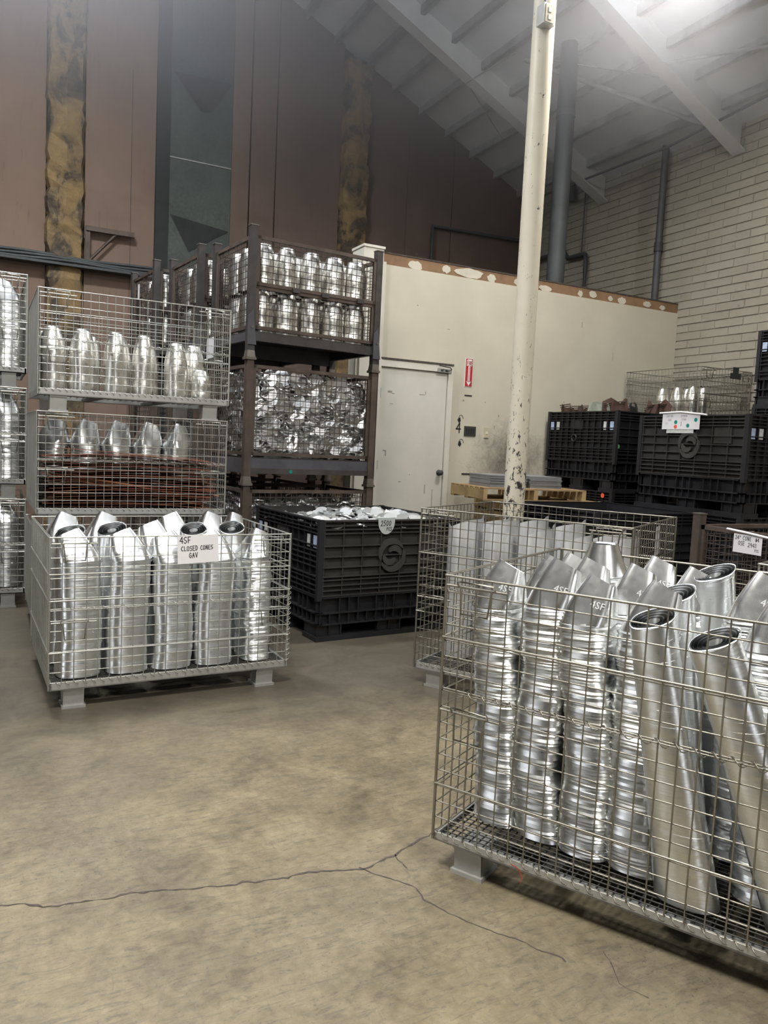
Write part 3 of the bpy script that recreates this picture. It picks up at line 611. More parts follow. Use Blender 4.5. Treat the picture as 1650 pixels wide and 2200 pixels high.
def rack(label, F, w=1.16, d=.86, h=1.0, group=None, half_gate=False, wiremat='rack_wire', mid=None, z0=.25, dot=None):
    """steel post rack: posts with stacking cups, base beams, wire panels"""
    t = thing('post_rack', label, 'rack', F.loc(), F.a, group); p = .06
    for k, (x, y) in enumerate(((0, 0), (w-p, 0), (0, d-p), (w-p, d-p))):
        m = MB(); m.box((x, y, .06), (x+p, y+p, h+.035)); po = m.build('post', 'rack_rust' if not half_gate else 'rack_steel', t)
        m = MB(); a = .010; m.hexa([(x-a, y-a, 0), (x+p+a, y-a, 0), (x+p+a, y+p+a, 0), (x-a, y+p+a, 0), (x, y, .075), (x+p, y, .075), (x+p, y+p, .075), (x, y+p, .075)]); m.box((x-a-.004, y-a-.004, -.0), (x+p+a+.004, y+p+a+.004, .02)); m.build('stacking_cup', 'rack_cap', po)
        m = MB(); m.box((x-.004, y-.004, h+.035), (x+p+.004, y+p+.004, h+.043)); m.build('top_cap', 'rack_cap', po)
        if half_gate and y == 0:
            m = MB(); sx = x-.006 if x else x+.0; m.hexa([(x-.008, -.012, .12), (x+p+.008, -.012, .12), (x+p+.008, 0, .12), (x-.008, 0, .12), (x-.008, -.012, .34), (x+p*.6, -.012, .40), (x+p*.6, 0, .40), (x-.008, 0, .34)]); m.build('gusset', 'rack_beam', po); m = MB(); m.lathe([(.012, 0), (.012, .006)], 8); m.build('bolt', 'rack_cap', po, (x+p/2, -.012, .26), (R(90), 0, 0))
    if half_gate: m = MB(); m.box((p, .006, .155), (w-p, .05, .225)); m.build('base_beam', 'rack_steel', t)
    else:
        m = MB(); m.box((p, .006, .10), (w-p, .05, .145)); m.build('lower_beam', 'rack_steel', t); m = MB(); m.box((p, .012, .145), (w-p, .05, .225)); m.build('base_beam', 'rack_beam', t)
    m = MB(); m.box((p, d-.05, .10), (w-p, d-.01, .225)); m.build('base_beam', 'rack_beam', t)
    for x in (.01, w-.05): m = MB(); m.box((x, p, .155 if half_gate else .10), (x+.04, d-p, .225)); m.build('base_beam', 'rack_beam', t)
    m = MB(); m.box((.03, .03, .225), (w-.03, d-.03, .235)); m.build('deck', 'rack_steel', t)
    zt = h-.035
    def frame(L, za, zb_, ax, off, nm='mesh_frame', mat='rack_rust'):
        m = MB(); q = .028
        def bx(u0, u1, z_0, z_1): m.box(*(((u0, off, z_0), (u1, off+q, z_1)) if ax == 'x' else ((off, u0, z_0), (off+q, u1, z_1))))
        bx(p, L-p, za, za+q); bx(p, L-p, zb_-q, zb_); bx(p, p+q, za, zb_); bx(L-p-q, L-p, za, zb_); fo = m.build(nm, mat, t)
        g = grid_panel(L-2*p, za+q/2, zb_-q/2, .05, .05, .0034, axis=ax); g.build('wire_grid', wiremat, fo, (p, off+q/2, 0) if ax == 'x' else (off+q/2, p, 0))
    if half_gate:
        frame(w, z0, .60, 'x', .012); frame(w, .60, zt, 'x', .004, 'gate_frame', 'rack_rust')
        for x in (.3*w, .52*w, .8*w): m = MB(); m.box((x, -.012, .585), (x+.07, .004, .618)); m.build('gate_catch', 'rack_steel', t)
    else: frame(w, z0, zt, 'x', .016)
    frame(w, z0, zt, 'x', d-.04)
    frame(d, z0, zt, 'y', .016); frame(d, z0, zt, 'y', w-.044)
    if dot: m = MB(); disc(m, dot[0], dot[1], .016, -.0); o = m.build('sticker', 'dot_teal', t, (0, .004, 0)); o['label'] = 'round teal sticker'
    return t

# ------------------------------------------------------------------ contents: builders
def oval(cx, cy, z, a, b, psi, n, e=2.5, tx=0.0, ty=0.0):
    out = []; c, s = math.cos(psi), math.sin(psi)
    for k in range(n):
        th = 2*math.pi*k/n; ct, st = math.cos(th), math.sin(th)
        x = a*math.copysign(abs(ct)**(2/e), ct); y = b*math.copysign(abs(st)**(2/e), st)
        X, Y = c*x-s*y, s*x+c*y
        out.append((cx+X, cy+Y, z+tx*X+ty*Y))
    return out
def text_mesh(body, size, depth, name, mat):
    cu = bpy.data.curves.new('t', 'FONT'); cu.body = body; cu.size = size; cu.extrude = depth; cu.align_x = 'CENTER'; cu.resolution_u = 2
    to = bpy.data.objects.new('t', cu); COL.objects.link(to); dg = bpy.context.evaluated_depsgraph_get(); me = bpy.data.meshes.new_from_object(to.evaluated_get(dg))
    bpy.data.objects.remove(to); bpy.data.curves.remove(cu); me.name = name; me.materials.clear(); me.materials.append(MATS[mat]); return me
simple('mark_glint', (.80, .81, .81), .35, .5, .05)  # glints off the pressed lettering, painted in as a brighter colour
MARK = text_mesh('4SF', .033, .0015, 'embossed_mark', 'mark_glint')
def cone_stack(label, F, x, y, z, h, a, b, psi=0, rough=.002, amp=.003, pitch=.0095, lean=(0, 0), bow=(0, 0), top=None, mouth=None, n=36, seed=1, group=None, mark=None, e=2.5, taper=1.0, mat='galvanized', capmat='galvanized_cap', round_top=False):
    """a column of nested sheet-metal cones: many thin rims, with the uppermost cone or the open mouth on top"""
    rnd = random.Random(seed); t = thing('cone_stack', label, 'cone stack', F.p(x, y, z), F.a+psi, group)
    nl = max(8, int(h/pitch)); m = MB(); jx = jy = 0; last = None
    mt = mouth or {}
    for k in range(nl):
        u = k/nl; wx = rough*2.2*(math.sin(u*9+seed)+.6*math.sin(u*23+2*seed)); jx = .35*jx+rnd.gauss(0, rough*.8); jy = .35*jy+rnd.gauss(0, rough*.8)
        s = 1+(taper-1)*u; cx = lean[0]*u+bow[0]*math.sin(math.pi*u*1.6)+jx+wx; cy = lean[1]*u+bow[1]*math.sin(math.pi*u*1.3)+jy
        f = max(0.0, (u-.55)/.45)**1.5; tx, ty = mt.get('tx', .06)*f, mt.get('ty', 0)*f
        am = amp*rnd.uniform(.5, 1.4); z0 = h*u; z1 = h*(k+.92)/nl
        o1 = oval(cx, cy, z0, (a+am)*s, (b+am)*s, rnd.gauss(0, rough*4), n, e, tx, ty); u1 = (k+.92)/nl; i1 = oval(cx+lean[0]*(u1-u), cy+lean[1]*(u1-u), z1, (a-am*.3)*(1+(taper-1)*u1), (b-am*.3)*(1+(taper-1)*u1), 0, n, e, tx, ty)
        m.rings([o1, i1], True)
        if last: m.rings([last, o1], False)
        last = i1; C = (cx, cy, tx, ty, s)
    m.build('nested_cones', mat, t)
    cx, cy, tx, ty, s = C
    if top:
        H, k_, ox, oy, tt = top; m = MB(); rs = []
        for i in range(8):
            u = i/7; q = 1+(k_-1)*(u**1.05); rs.append(oval(cx+ox*u, cy+oy*u, h-.012+H*u, (a*1.04)*s*q, (b*1.04)*s*(1+((k_ if round_top else .32)-1)*u), 0, n, e if round_top else e+(4.2-e)*min(1, u*2.5), tx*(1-u)+tt*u, -.3*u*(not round_top)))
        m.rings(rs, True); fl_ = k_*.93 if round_top else .28; ei = e if round_top else 4.2; tv = 0 if round_top else -.3; inner = oval(cx+ox, cy+oy, h-.012+H-.006, a*s*k_*1.0, b*s*fl_, 0, n, ei, tt, tv); m.rings([rs[-1], inner], False)
        cone = m.build('top_cone', capmat, t)
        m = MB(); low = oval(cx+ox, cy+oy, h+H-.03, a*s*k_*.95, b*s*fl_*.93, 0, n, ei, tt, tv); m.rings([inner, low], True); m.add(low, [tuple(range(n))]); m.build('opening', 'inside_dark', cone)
        m = MB(); m.rings([oval(cx, cy, h-.020-.004*j, a*s*(1.05+.004*j), b*s*(1.05+.004*j), 0, n, e, tx, ty) for j in range(3)], True); m.build('seam_lip', mat, cone)
        if mark:
            # lettering pressed into the side that faces (mark) degrees
            th = R(mark); u = .42; q = 1+(k_-1)*u; ct, st = math.cos(th), math.sin(th); ee = 4.0
            px, py = a*1.04*s*q*math.copysign(abs(ct)**(2/ee), ct), b*1.04*s*(1+(.32-1)*u)*math.copysign(abs(st)**(2/ee), st)
            P = Vector((cx+ox*u+px, cy+oy*u+py, h-.012+H*u))
            u2 = .55; q2 = 1+(k_-1)*u2; P2 = Vector((cx+ox*u2+a*1.04*s*q2*math.copysign(abs(ct)**(2/ee), ct), cy+oy*u2+b*1.04*s*(1+(.32-1)*u2)*math.copysign(abs(st)**(2/ee), st), h-.012+H*u2))
            up = (P2-P).normalized(); th2 = th+.05; Pn = Vector((cx+ox*u+a*1.04*s*q*math.copysign(abs(math.cos(th2))**(2/ee), math.cos(th2)), cy+oy*u+b*1.04*s*(1+(.32-1)*u)*math.copysign(abs(math.sin(th2))**(2/ee), math.sin(th2)), P.z))
            rt = (Pn-P).normalized(); nz = rt.cross(up).normalized(); rt = up.cross(nz)
            mo = obj('embossed_mark', MARK, cone); M = Matrix((rt, up, nz)).transposed().to_4x4(); M.translation = P+nz*.0012; mo.matrix_basis = M
    if mouth:
        m = MB(); m2 = MB(); zt = h*(nl-1+.92)/nl; prev = last
        for j in range(11):
            q = 1-.062*(j+1); g = .004+.003*(j % 2)
            up_ = oval(cx+mt.get('ox', 0)*j/8, cy+mt.get('oy', 0)*j/8, zt+.0045-.0008*j, a*s*q, b*s*q, 0, n, e, tx, ty); dn = oval(cx+mt.get('ox', 0)*j/8, cy+mt.get('oy', 0)*j/8, zt-.010-.0015*j, a*s*(q-.02), b*s*(q-.012), 0, n, e, tx, ty)
            (m2 if j % 3 == 1 else m).rings([up_, dn], True); m.rings([prev, up_], False) if j == 0 else None; lastdn = dn
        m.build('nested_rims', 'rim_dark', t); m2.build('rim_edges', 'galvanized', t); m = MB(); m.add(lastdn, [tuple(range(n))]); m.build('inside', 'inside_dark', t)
        m = MB(); m.rings([oval(cx, cy, zt-.001, a*s*1.03, b*s*1.03, 0, n, e, tx, ty), oval(cx, cy, zt+.008, a*s*1.035, b*s*1.035, 0, n, e, tx, ty), oval(cx, cy, zt+.006, a*s*1.0, b*s*1.0, 0, n, e, tx, ty)], True); m.build('outer_lip', capmat, t)
    return t

TUBES = {}
def tube_proto(kind):
    """shoulder-topped tube (parts: body with ridges, shoulder, neck opening)"""
    if kind in TUBES: return TUBES[kind]
    r, h, nk = {'tall': (.085, .36, .052), 'short': (.08, .2, .05), 'mid': (.083, .40, .045), 'row': (.104, .362, .066)}[kind]; rnd = random.Random(len(kind)); hb = h*.62
    n = 22; m = MB(); prof = []
    for k in range(14): z = hb*k/13; prof.append((r+rnd.uniform(-.0006, .0006)+.002*math.sin(k*.8), z))
    rs = [[((q+.003*math.sin(3*2*math.pi*k/n+z*9))*math.cos(2*math.pi*k/n), (q*.9+.003*math.sin(4*2*math.pi*k/n))*math.sin(2*math.pi*k/n), z) for k in range(n)] for q, z in prof]
    m.rings(rs, True); body = m.mesh('body', 'galvanized_warm')
    m = MB(); pr = [(r*1.01, hb-.004), (r*.99, hb+.01), (r*.9, hb+(h-hb)*.4), (nk*1.12, h-.012), (nk, h), (nk*.9, h-.004)]
    m.rings([[(q*math.cos(2*math.pi*k/n), q*.9*math.sin(2*math.pi*k/n), z) for k in range(n)] for q, z in pr], True); sh = m.mesh('shoulder', 'galvanized_warm')
    m = MB(); m.add([(nk*.9*math.cos(2*math.pi*k/n), nk*.81*math.sin(2*math.pi*k/n), h-.006) for k in range(n)], [tuple(range(n))]); op = m.mesh('opening', 'rim_dark')
    TUBES[kind] = (body, sh, op); return TUBES[kind]
def tube(kind, label, loc, rz, group, tilt=(0, 0)):
    b, s, o = tube_proto(kind); t = thing('shouldered_tube', label, 'metal tube', loc, rz, group); t.rotation_euler = (tilt[0], tilt[1], rz)
    obj('body', b, t); q = obj('shoulder', s, t); obj('opening', o, q); return t

# end caps: round plates with a crimped rim
def disc_mesh(n, r, ry, skirt, mat, tab=False):
    m = MB(); top = [(r*math.cos(2*math.pi*k/n), ry*math.sin(2*math.pi*k/n), 0) for k in range(n)]; m.add(top, [tuple(range(n))])
    low = [(p[0]*(1.03 if k % 2 else .97), p[1]*(1.03 if k % 2 else .97), -skirt) for k, p in enumerate(top)]; m.rings([low, top], False); m.add([(p[0], p[1], -.002) for p in top], [tuple(range(n-1, -1, -1))])
    if tab: m.add([(r*.9, -.02, 0), (r*1.5, -.025, .004), (r*1.5, .025, .004), (r*.9, .02, 0)], [(0, 1, 2, 3)]); m.add([(r*.9, -.02, -.002), (r*1.5, -.025, .002), (r*1.5, .025, .002), (r*.9, .02, -.002)], [(3, 2, 1, 0)])
    return m
DZ = [disc_mesh(14, .056, .056, .012, 'z'), disc_mesh(14, .062, .046, .010, 'z'), disc_mesh(16, .052, .052, .014, 'z', True)]
DZB = [disc_mesh(16, .068, .068, .012, 'z'), disc_mesh(16, .074, .055, .010, 'z'), disc_mesh(16, .062, .062, .014, 'z', True)]
DZM = [d.mesh('disc', 'zinc_disc') for d in DZB]; DPM = [d.mesh('disc', 'pale_disc') for d in DZ]
def rot_disc(nrm, spin):
    q = Vector(nrm).normalized().to_track_quat('Z', 'Y'); return q.to_matrix() @ Matrix.Rotation(spin, 3, 'Z')
def scatter(mb, loc, rot, src):
    mb.add([tuple(Vector(loc)+rot @ Vector(v)) for v in src.v], src.f)
def world_rot(F, m): return Matrix.Rotation(F.a, 3, 'Z') @ m

# ------------------------------------------------------------------ front right basket of ridged cones
FR = T(1.34, 2.115, 0, -61)
basket('large dull wire basket in the right foreground full of ridged cone stacks', FR, 1.24, 1.02, 1.005, foot=.10, split=.56, mat='wire_bright', plate='plate_grey', r=.0025, pu=.0535, pz=.056, rails=[1.005, .80, .30], n=6, coil_right=False, rail=.026)
zR = .130; gR = 'cone stacks in the right foreground basket'
K = dict(n=40, group=gR)
fr = ['ridged cone stack at the left end of the right foreground basket', 'second ridged cone stack from the left in the right foreground basket, broad 4SF face', 'third ridged cone stack from the left in the right foreground basket', 'fourth ridged cone stack from the left in the right foreground basket']
for k, (x, y, h, H, ox) in enumerate([(.120, .250, .765, .140, .040), (.290, .245, .785, .150, .044), (.450, .230, .760, .140, .042), (.615, .235, .760, .145, .044)]):
    cone_stack(fr[k], FR, x, y, zR, h, .084, .088, 0, .0026, .0040, pitch=.0105, lean=(-.035, .0), top=(H, .48, ox, 0, -.42), bow=(.012*(-1)**k, 0), seed=1+k, mark=-80, e=2.8, **K)
cone_stack('smooth cone stack with dark mouth in front of the fourth ridged stack, foreground basket', FR, .790, .125, zR, .81, .092, .062, 0, .0005, .0005, lean=(-.165, 0), taper=.68, mouth=dict(tx=.32, ty=.55), seed=5, e=2.3, **K)
cone_stack('strongly leaning smooth cone stack with dark mouth at the right edge of the picture', FR, 1.10, .120, zR, .78, .098, .064, 0, .0005, .0005, lean=(-.30, 0), taper=.66, mouth=dict(tx=.42, ty=.55), seed=6, e=2.3, **K)
cone_stack('ridged cone stack half hidden behind the leaning smooth one in the right foreground basket', FR, .960, .300, zR, .76, .084, .088, 0, .0030, .0036, lean=(-.02, 0), top=(.15, .5, .04, 0, -.42), seed=7, mark=-80, e=2.8, **K)
cone_stack('ridged cone stack in the right front corner of the foreground basket', FR, 1.14, .30, zR, .74, .084, .088, 0, .0030, .0036, lean=(-.02, 0), top=(.14, .5, .04, 0, -.42), seed=8, mark=-80, e=2.8, **K)
spec = [(.17, .49, .765, 'top'), (.325, .47, .775, 'top'), (.50, .46, .775, 'top'), (.70, .40, .845, 'mouth'), (.86, .52, .79, 'top'), (1.03, .52, .78, 'top'), (1.15, .56, .76, 'top')]
nm = ['left', 'second', 'third', 'fourth', 'fifth', 'sixth', 'right']
for k, (x, y, h, kind) in enumerate(spec):
    lab = 'middle-row cone stack, %s from the left in the right foreground basket' % (nm[k] + ('most' if k in (0, 6) else ''))
    if kind == 'top': cone_stack(lab, FR, x, y, zR, h, .084, .088, R(random.uniform(-10, 10)), .0024, .0038, pitch=.0105, lean=(-.02, 0), top=(.145, .48, random.uniform(.03, .046), 0, -.42), seed=20+k, mark=-80, e=2.8, **K)
    else: cone_stack(lab, FR, x, y, zR, h, .092, .062, R(4), .0006, .0006, lean=(-.08, 0), taper=.7, mouth=dict(tx=.32, ty=.55), seed=20+k, e=2.3, **K)
spec = [(.13, .80, .74, 'top'), (.27, .76, .84, 'upright'), (.47, .76, .77, 'top'), (.60, .74, .75, 'top'), (.745, .70, .89, 'mouth'), (.95, .80, .80, 'top'), (1.12, .82, .78, 'top')]
for k, (x, y, h, kind) in enumerate(spec):
    lab = 'back-row cone stack, %s from the left in the right foreground basket' % (nm[k] + ('most' if k in (0, 6) else ''))
    if kind == 'top': cone_stack(lab, FR, x, y, zR, h, .084, .088, R(random.uniform(-10, 10)), .0024, .0038, pitch=.0105, lean=(-.01, 0), top=(.145, .5, random.uniform(.03, .046), 0, -.42), seed=40+k, mark=-80, e=2.8, **K)
    elif kind == 'upright': cone_stack('upright round cone stack with loose rims, tallest in the right foreground basket', FR, x, y, zR, h, .092, .092, 0, .002, .006, pitch=.016, top=(.12, .55, 0, 0, 0), seed=40+k, e=2.05, round_top=True, **K)
    else: cone_stack(lab, FR, x, y, zR, h, .092, .062, R(-4), .0006, .0006, lean=(-.06, 0), taper=.7, mouth=dict(tx=.32, ty=.55), seed=40+k, e=2.3, **K)
t = tag(MB().build('x', 'red_thread'), 'loose red thread on the bottom rail of the right foreground basket', 'thread') if False else None
m = MB(); P = FR.p(.315, -.012, .105); m.tube([(P[0]-.03, P[1], P[2]+.03), (P[0]-.012, P[1]-.004, P[2]+.018), (P[0], P[1]-.002, P[2]+.006), (P[0]+.014, P[1], P[2]-.02), (P[0]+.008, P[1]-.003, P[2]-.04)], .0014, 4); tag(m.build('red_thread', 'red_thread'), 'loose red thread caught on the bottom rail of the right foreground basket', 'thread')

# ------------------------------------------------------------------ left basket with the handwritten sheet
FL_ = T(.267, 4.09, 0, 2.0)
basket('pale wire basket on the left with a handwritten 4SF sheet on its front', FL_, 1.27, 1.0, .885, foot=.105, split=.5, mat='wire_pale', r=.0024, pu=.058, pz=.053, rails=[.885, .70, .565, .30], n=5)
zL = .148; gL = 'cone stacks in the left basket'; K = dict(n=36, group=gL)
od = ['leftmost', 'second', 'third', 'fourth', 'fifth']
for k, (x, h, ox, rough) in enumerate([(.155, .615, -.050, .0009), (.400, .615, -.052, .0008), (.635, .60, -.052, .0010), (.870, .60, -.050, .0008), (1.115, .61, .042, .003)]):
    cone_stack('front-row cone stack in the left basket, %s from the left%s' % (od[k], ', with crumpled rims' if k == 4 else ''), FL_, x, .165, zL, h, .112 if k < 4 else .085, .125, 0, rough, .0012 if k < 4 else .003, top=(.135, .48, ox, 0, .42 if ox < 0 else -.42), bow=(.006*(-1)**k, 0), seed=60+k, e=3.0, **K)
for k, (x, kind, h) in enumerate([(.14, 'mouth', .71), (.36, 'mouth', .725), (.62, 'top', .62), (.82, 'mouth', .72), (1.05, 'mouth', .725)]):
    lab = 'middle-row cone stack in the left basket, %s from the left' % od[k]
    if kind == 'top': cone_stack(lab, FL_, x, .46, zL, h, .105, .12, 0, .001, .0012, top=(.14, .48, -.05, 0, .42), seed=70+k, e=3.0, **K)
    else: cone_stack(lab, FL_, x, .40, zL, h, .105, .085, R(4*(k-2)), .0008, .001, taper=.72, mouth=dict(tx=.18, ty=.45), seed=70+k, e=2.3, **K)
for k, (x, ox) in enumerate([(.13, .04), (.35, .045), (.80, -.045), (1.00, .045), (1.165, .03)]):
    cone_stack('back-row cone stack in the left basket, %s from the left' % od[k], FL_, x, .76, zL, .64, .10 if k < 4 else .075, .12, 0, .001, .0012, top=(.14, .5, ox, 0, -.42 if ox > 0 else .42), seed=80+k, e=3.0, **K)
def sheet(name, label, cat, loc, rz, w, h, lines, mat='paper', ry=0.0, curl=.006):
    t = thing(name, label, cat, loc, rz); t.rotation_euler = (0, ry, rz); m = MB(); n = 8
    A = [[(-w/2+w*i/n, -.001-curl*math.sin(math.pi*i/n)*(1-j/4)*.0, -h*j/4) for i in range(n+1)] for j in range(5)]
    m.rings([A[j] for j in range(4, -1, -1)], False, False); m.rings([[(p[0], p[1]+.0008, p[2]) for p in A[j]] for j in range(5)], False, False); m.build('paper', mat, t)
    m = MB()
    for (txt, x, z, s, wd) in lines: write(m, txt, x, z, s, wd, -.0018)
    if lines: m.build('handwriting', 'ink', t)
    return t
P = FL_.p(.73, -.018, .888)
sheet('handwritten_sheet', 'white handwritten sheet reading 4SF on the front of the left basket', 'paper sign', P, FL_.a, .222, .150, [('4SF', -.098, -.040, .034, .0042), ('CLOSED', -.092, -.081, .025, .0036), ('CONES', .012, -.080, .023, .0036), ('GAV', -.050, -.120, .027, .0038)], ry=R(-2.5))

# ------------------------------------------------------------------ stack of three baskets behind it
zs3 = [0.0, .765, 1.53]
lab3 = ['bottom basket of the left stack, mostly hidden behind the 4SF basket', 'middle basket of the left stack holding rusty brown strips', 'top basket of the left stack holding shouldered metal tubes']
for k, z in enumerate(zs3):
    FS = T(.262+.004*k, 5.35, z, 0.6); basket(lab3[k], FS, 1.22, 1.02, .765, foot=.105, split=.5, mat='wire_pale', r=.0024, rails=[.765], group='baskets of the left stack', solid_left=(k > 0), coil_right=False)
FS = T(.262, 5.35, 1.53, .6)
S1 = [(.10, 'mid', .17), (.285, 'mid', .16), (.495, 'mid', .15), (.68, 'mid', .17), (.89, 'tall', .14), (1.06, 'short', .13)]
od6 = ['leftmost', 'second', 'third', 'fourth', 'fifth', 'last']
for k, (x, kd, y) in enumerate(S1): tube(kd, 'front-row shouldered tube in the top basket of the left stack, %s from the left' % od6[k], FS.p(x, y, .15), R(25*k), 'tubes in the top basket of the left stack')
for k, (x, y) in enumerate([(.14, .42), (.35, .45), (.56, .42), (.76, .45), (.97, .40), (1.10, .44)]): tube('mid', 'second-row shouldered tube in the top basket of the left stack, %s from the left' % od6[k], FS.p(x, y, .15), R(40*k), 'tubes in the top basket of the left stack', tilt=(0, R(-12) if k == 0 else R(3)))
t = sheet('white_card', 'white card hung on the right side of the top basket of the left stack', 'paper sign', FS.p(1.205, .42, .62), FS.a-math.pi/2, .20, .15, [])
t = sheet('white_card', 'small white tag hung on the rear rack stack above the left baskets', 'paper sign', T(1.44, 7.97, 2.06, 6).p(-.01, .5, .90), R(-84), .07, .15, [], ry=R(3))
FS2 = T(.262, 5.35, .765, .6); rnd = random.Random(21)
# rusty strips lying in the middle basket
stripm = {}
def strip_mesh(L, wd, bend, mat):
    m = MB(); n = 6; A = []; 
    for i in range(n+1):
        u = i/n; A.append((L*(u-.5), bend*math.sin(math.pi*u)))
    top = [[(x, -wd/2, z+.002) for x, z in A], [(x, wd/2, z+.002) for x, z in A]]; bot = [[(x, wd/2, z) for x, z in A], [(x, -wd/2, z) for x, z in A]]
    m.rings(top, False, False); m.rings(bot, False, False); m.rings([bot[1], top[0]], False, False); m.rings([top[1], bot[0]], False, False); return m.mesh('metal_strip', mat)
SM = [strip_mesh(1.05, .13, .012, 'rust_strip'), strip_mesh(.98, .10, -.01, 'rust_strip'), strip_mesh(1.1, .16, .02, 'rust_strip'), strip_mesh(.9, .016, .02, 'copper_strip'), strip_mesh(1.08, .014, -.006, 'copper_strip')]
layers = 26
for k in range(layers):
    for j in range(3):
        mi = 3 if rnd.random() < .06 else (4 if rnd.random() < .07 else rnd.randint(0, 2))
        o = obj('metal_strip', SM[mi], None, FS2.p(.61+rnd.uniform(-.04, .04), .09+.16*j+rnd.uniform(-.03, .03), .155+k*.0128+rnd.uniform(-.002, .002)), (R(rnd.uniform(-1.5, 1.5)), R(rnd.uniform(-1.6, 1.6)), FS2.a+R(rnd.uniform(-2.5, 2.5))))
        tag(o, 'flat rusty brown metal strip in the pile of the middle left basket', 'metal strip', 'rusty strips in the middle basket')
for k, (x, z, ry, mt) in enumerate([(.42, .29, 9, 3), (.40, .27, 11, 4), (.86, .30, 7, 4), (.93, .275, 8, 3), (.85, .485, 5, 2)]):
    o = obj('metal_strip', SM[mt], None, FS2.p(min(.66, max(.56, x)), .035+.004*k, z), (R(30) if k < 4 else 0, R(ry), FS2.a)); tag(o, ['steep bright copper strip at the left of the rusty pile', 'second steep copper strip at the left of the rusty pile', 'copper strip slanting down to the right in the rusty pile', 'lower copper strip slanting right in the rusty pile', 'broad brown strip lying slanted on top of the rusty pile'][k], 'metal strip', 'rusty strips in the middle basket')
for k in range(5): cone_stack('shiny cone stack behind the rusty strips, %s from the left' % od[k], FS2, .15+.225*k, .80, .15, .42, .108, .10, R(12*k-20), .002, .002, pitch=.014, top=(.16, .5, .04, 0, -.35), n=28, seed=100+k, group='cones behind the rusty strips')
FS1 = T(.262, 5.35, 0, .6)
for k in range(5): cone_stack('cone stack inside the bottom basket of the left stack, %s from the left' % od[k], FS1, .13+.24*k, .2, .15, .42, .10, .10, 0, .002, .002, pitch=.014, top=(.14, .5, .02, 0, -.3), n=24, seed=110+k, group='cones in the bottom left basket')
# stack at the picture's left edge
for k, z in enumerate((0, .86, 1.72)):
    F0 = T(-.97, 6.62, z, 0); basket(['bottom', 'middle', 'top'][k]+' basket of the stack cut by the left edge of the picture', F0, 1.22, 1.02, .86, foot=.115, split=.5, mat='wire_pale', r=.0028, rails=[.86, .5], group='baskets at the left edge', coil_right=False)
    for j, x in enumerate((.62, .85, 1.09)): cone_stack('%s cone stack in the %s basket at the left edge of the picture' % (['left', 'middle', 'right'][j], ['bottom', 'middle', 'top'][k]), F0, x, .17, .158, .52, .105, .11, 0, .002, .002, pitch=.012, top=(.15, .5, -.02, 0, -.3), n=28, seed=120+10*k+j, group='cones in the left edge baskets')

# ------------------------------------------------------------------ steel post racks
RA = (1.86, 6.15); RD = 6.0
rows3 = [(RA[0], RA[1]), (RA[0]-.20, RA[1]+.90), (RA[0]-.42, RA[1]+1.82)]
rn = ['front', 'second', 'rear']; ln = ['bottom', 'middle', 'top']
for r_, (x, y) in enumerate(rows3):
    for k in range(3):
        rack('%s rack of the %s rack stack%s' % (ln[k], rn[r_], ', with fold-down gate' if (k == 2 and r_ == 0) else ''), T(x, y, 1.03*k, RD), 1.26, .86, 1.03, 'post racks in three stacks', half_gate=(k == 2), dot=(.43, .122) if (r_ == 0 and k == 1) else None)
gT = 'shouldered tubes in the racks'; o5 = ['leftmost', 'second', 'middle', 'fourth', 'rightmost']
for r_ in range(3):
    F = T(rows3[r_][0], rows3[r_][1], 2.06, RD)
    for tier in (0, 1):
        for row in range(3):
            for c in range(5):
                if r_ > 0 and c > 1: continue
                x = .17+.225*c+random.uniform(-.008, .008); y = .15+.24*row
                if r_ == 0 and row == 0: lab = '%s tube in the front row of the top rack, %s tier' % (o5[c], ['lower', 'upper'][tier])
                elif c == 0: lab = 'tube on the left side of the top %s rack, %s tier, %s from the front' % (rn[r_], ['lower', 'upper'][tier], ['first', 'second', 'third'][row])
                else: lab = 'tube hidden deep inside the top %s rack' % rn[r_]
                tube('row', lab, F.p(x, y, .24+.363*tier), R(random.uniform(0, 360)), gT)
# end caps heaped in the middle rack
F = T(RA[0], RA[1], 1.03, RD); rnd = random.Random(33); gD = 'loose round end caps'
cnt = 0
for iz in range(15):
    for ix in range(14):
        x = .10+ix*.081+rnd.uniform(-.03, .03); z = .275+iz*.0455+rnd.uniform(-.015, .015); y = .075+rnd.uniform(0, .02)
        if iz >= 13 and rnd.random() < .4: continue
        flat = rnd.random()
        nrm = (rnd.uniform(-.45, .45), -1 if flat < .5 else rnd.uniform(-.5, -.1), rnd.uniform(-.2, .5) if flat < .5 else 1)
        o = obj('end_cap', DZM[rnd.randint(0, 2)], None, F.p(x, y+(.035 if flat >= .5 else .0), z)); o.rotation_euler = world_rot(F, rot_disc(nrm, rnd.uniform(0, 6.28))).to_euler(); tag(o, 'loose round metal end cap pressed against the front mesh of the middle rack', 'end cap', 'end caps at the front of the middle rack'); cnt += 1
st = MB()
for layer in range(4):
    for iz in range(17):
        for ix in range(14):
            x = .10+ix*.081+rnd.uniform(-.03, .03); z = .265+iz*.0405+rnd.uniform(-.015, .015); y = .12+layer*.045+rnd.uniform(-.015, .015)
            if z > .93: continue
            scatter(st, F.p(x, y, z), world_rot(F, rot_disc((rnd.uniform(-.6, .6), rnd.uniform(-1, .2), rnd.uniform(.1, 1)), rnd.uniform(0, 6.28))), DZ[rnd.randint(0, 2)])
for iz in range(17):
    for iy in range(8):
        scatter(st, F.p(.085+rnd.uniform(0, .02), .15+iy*.085, .265+iz*.04), world_rot(F, rot_disc((-1, rnd.uniform(-.6, .6), rnd.uniform(-.4, 1.2)), rnd.uniform(0, 6.28))), DZ[rnd.randint(0, 2)])
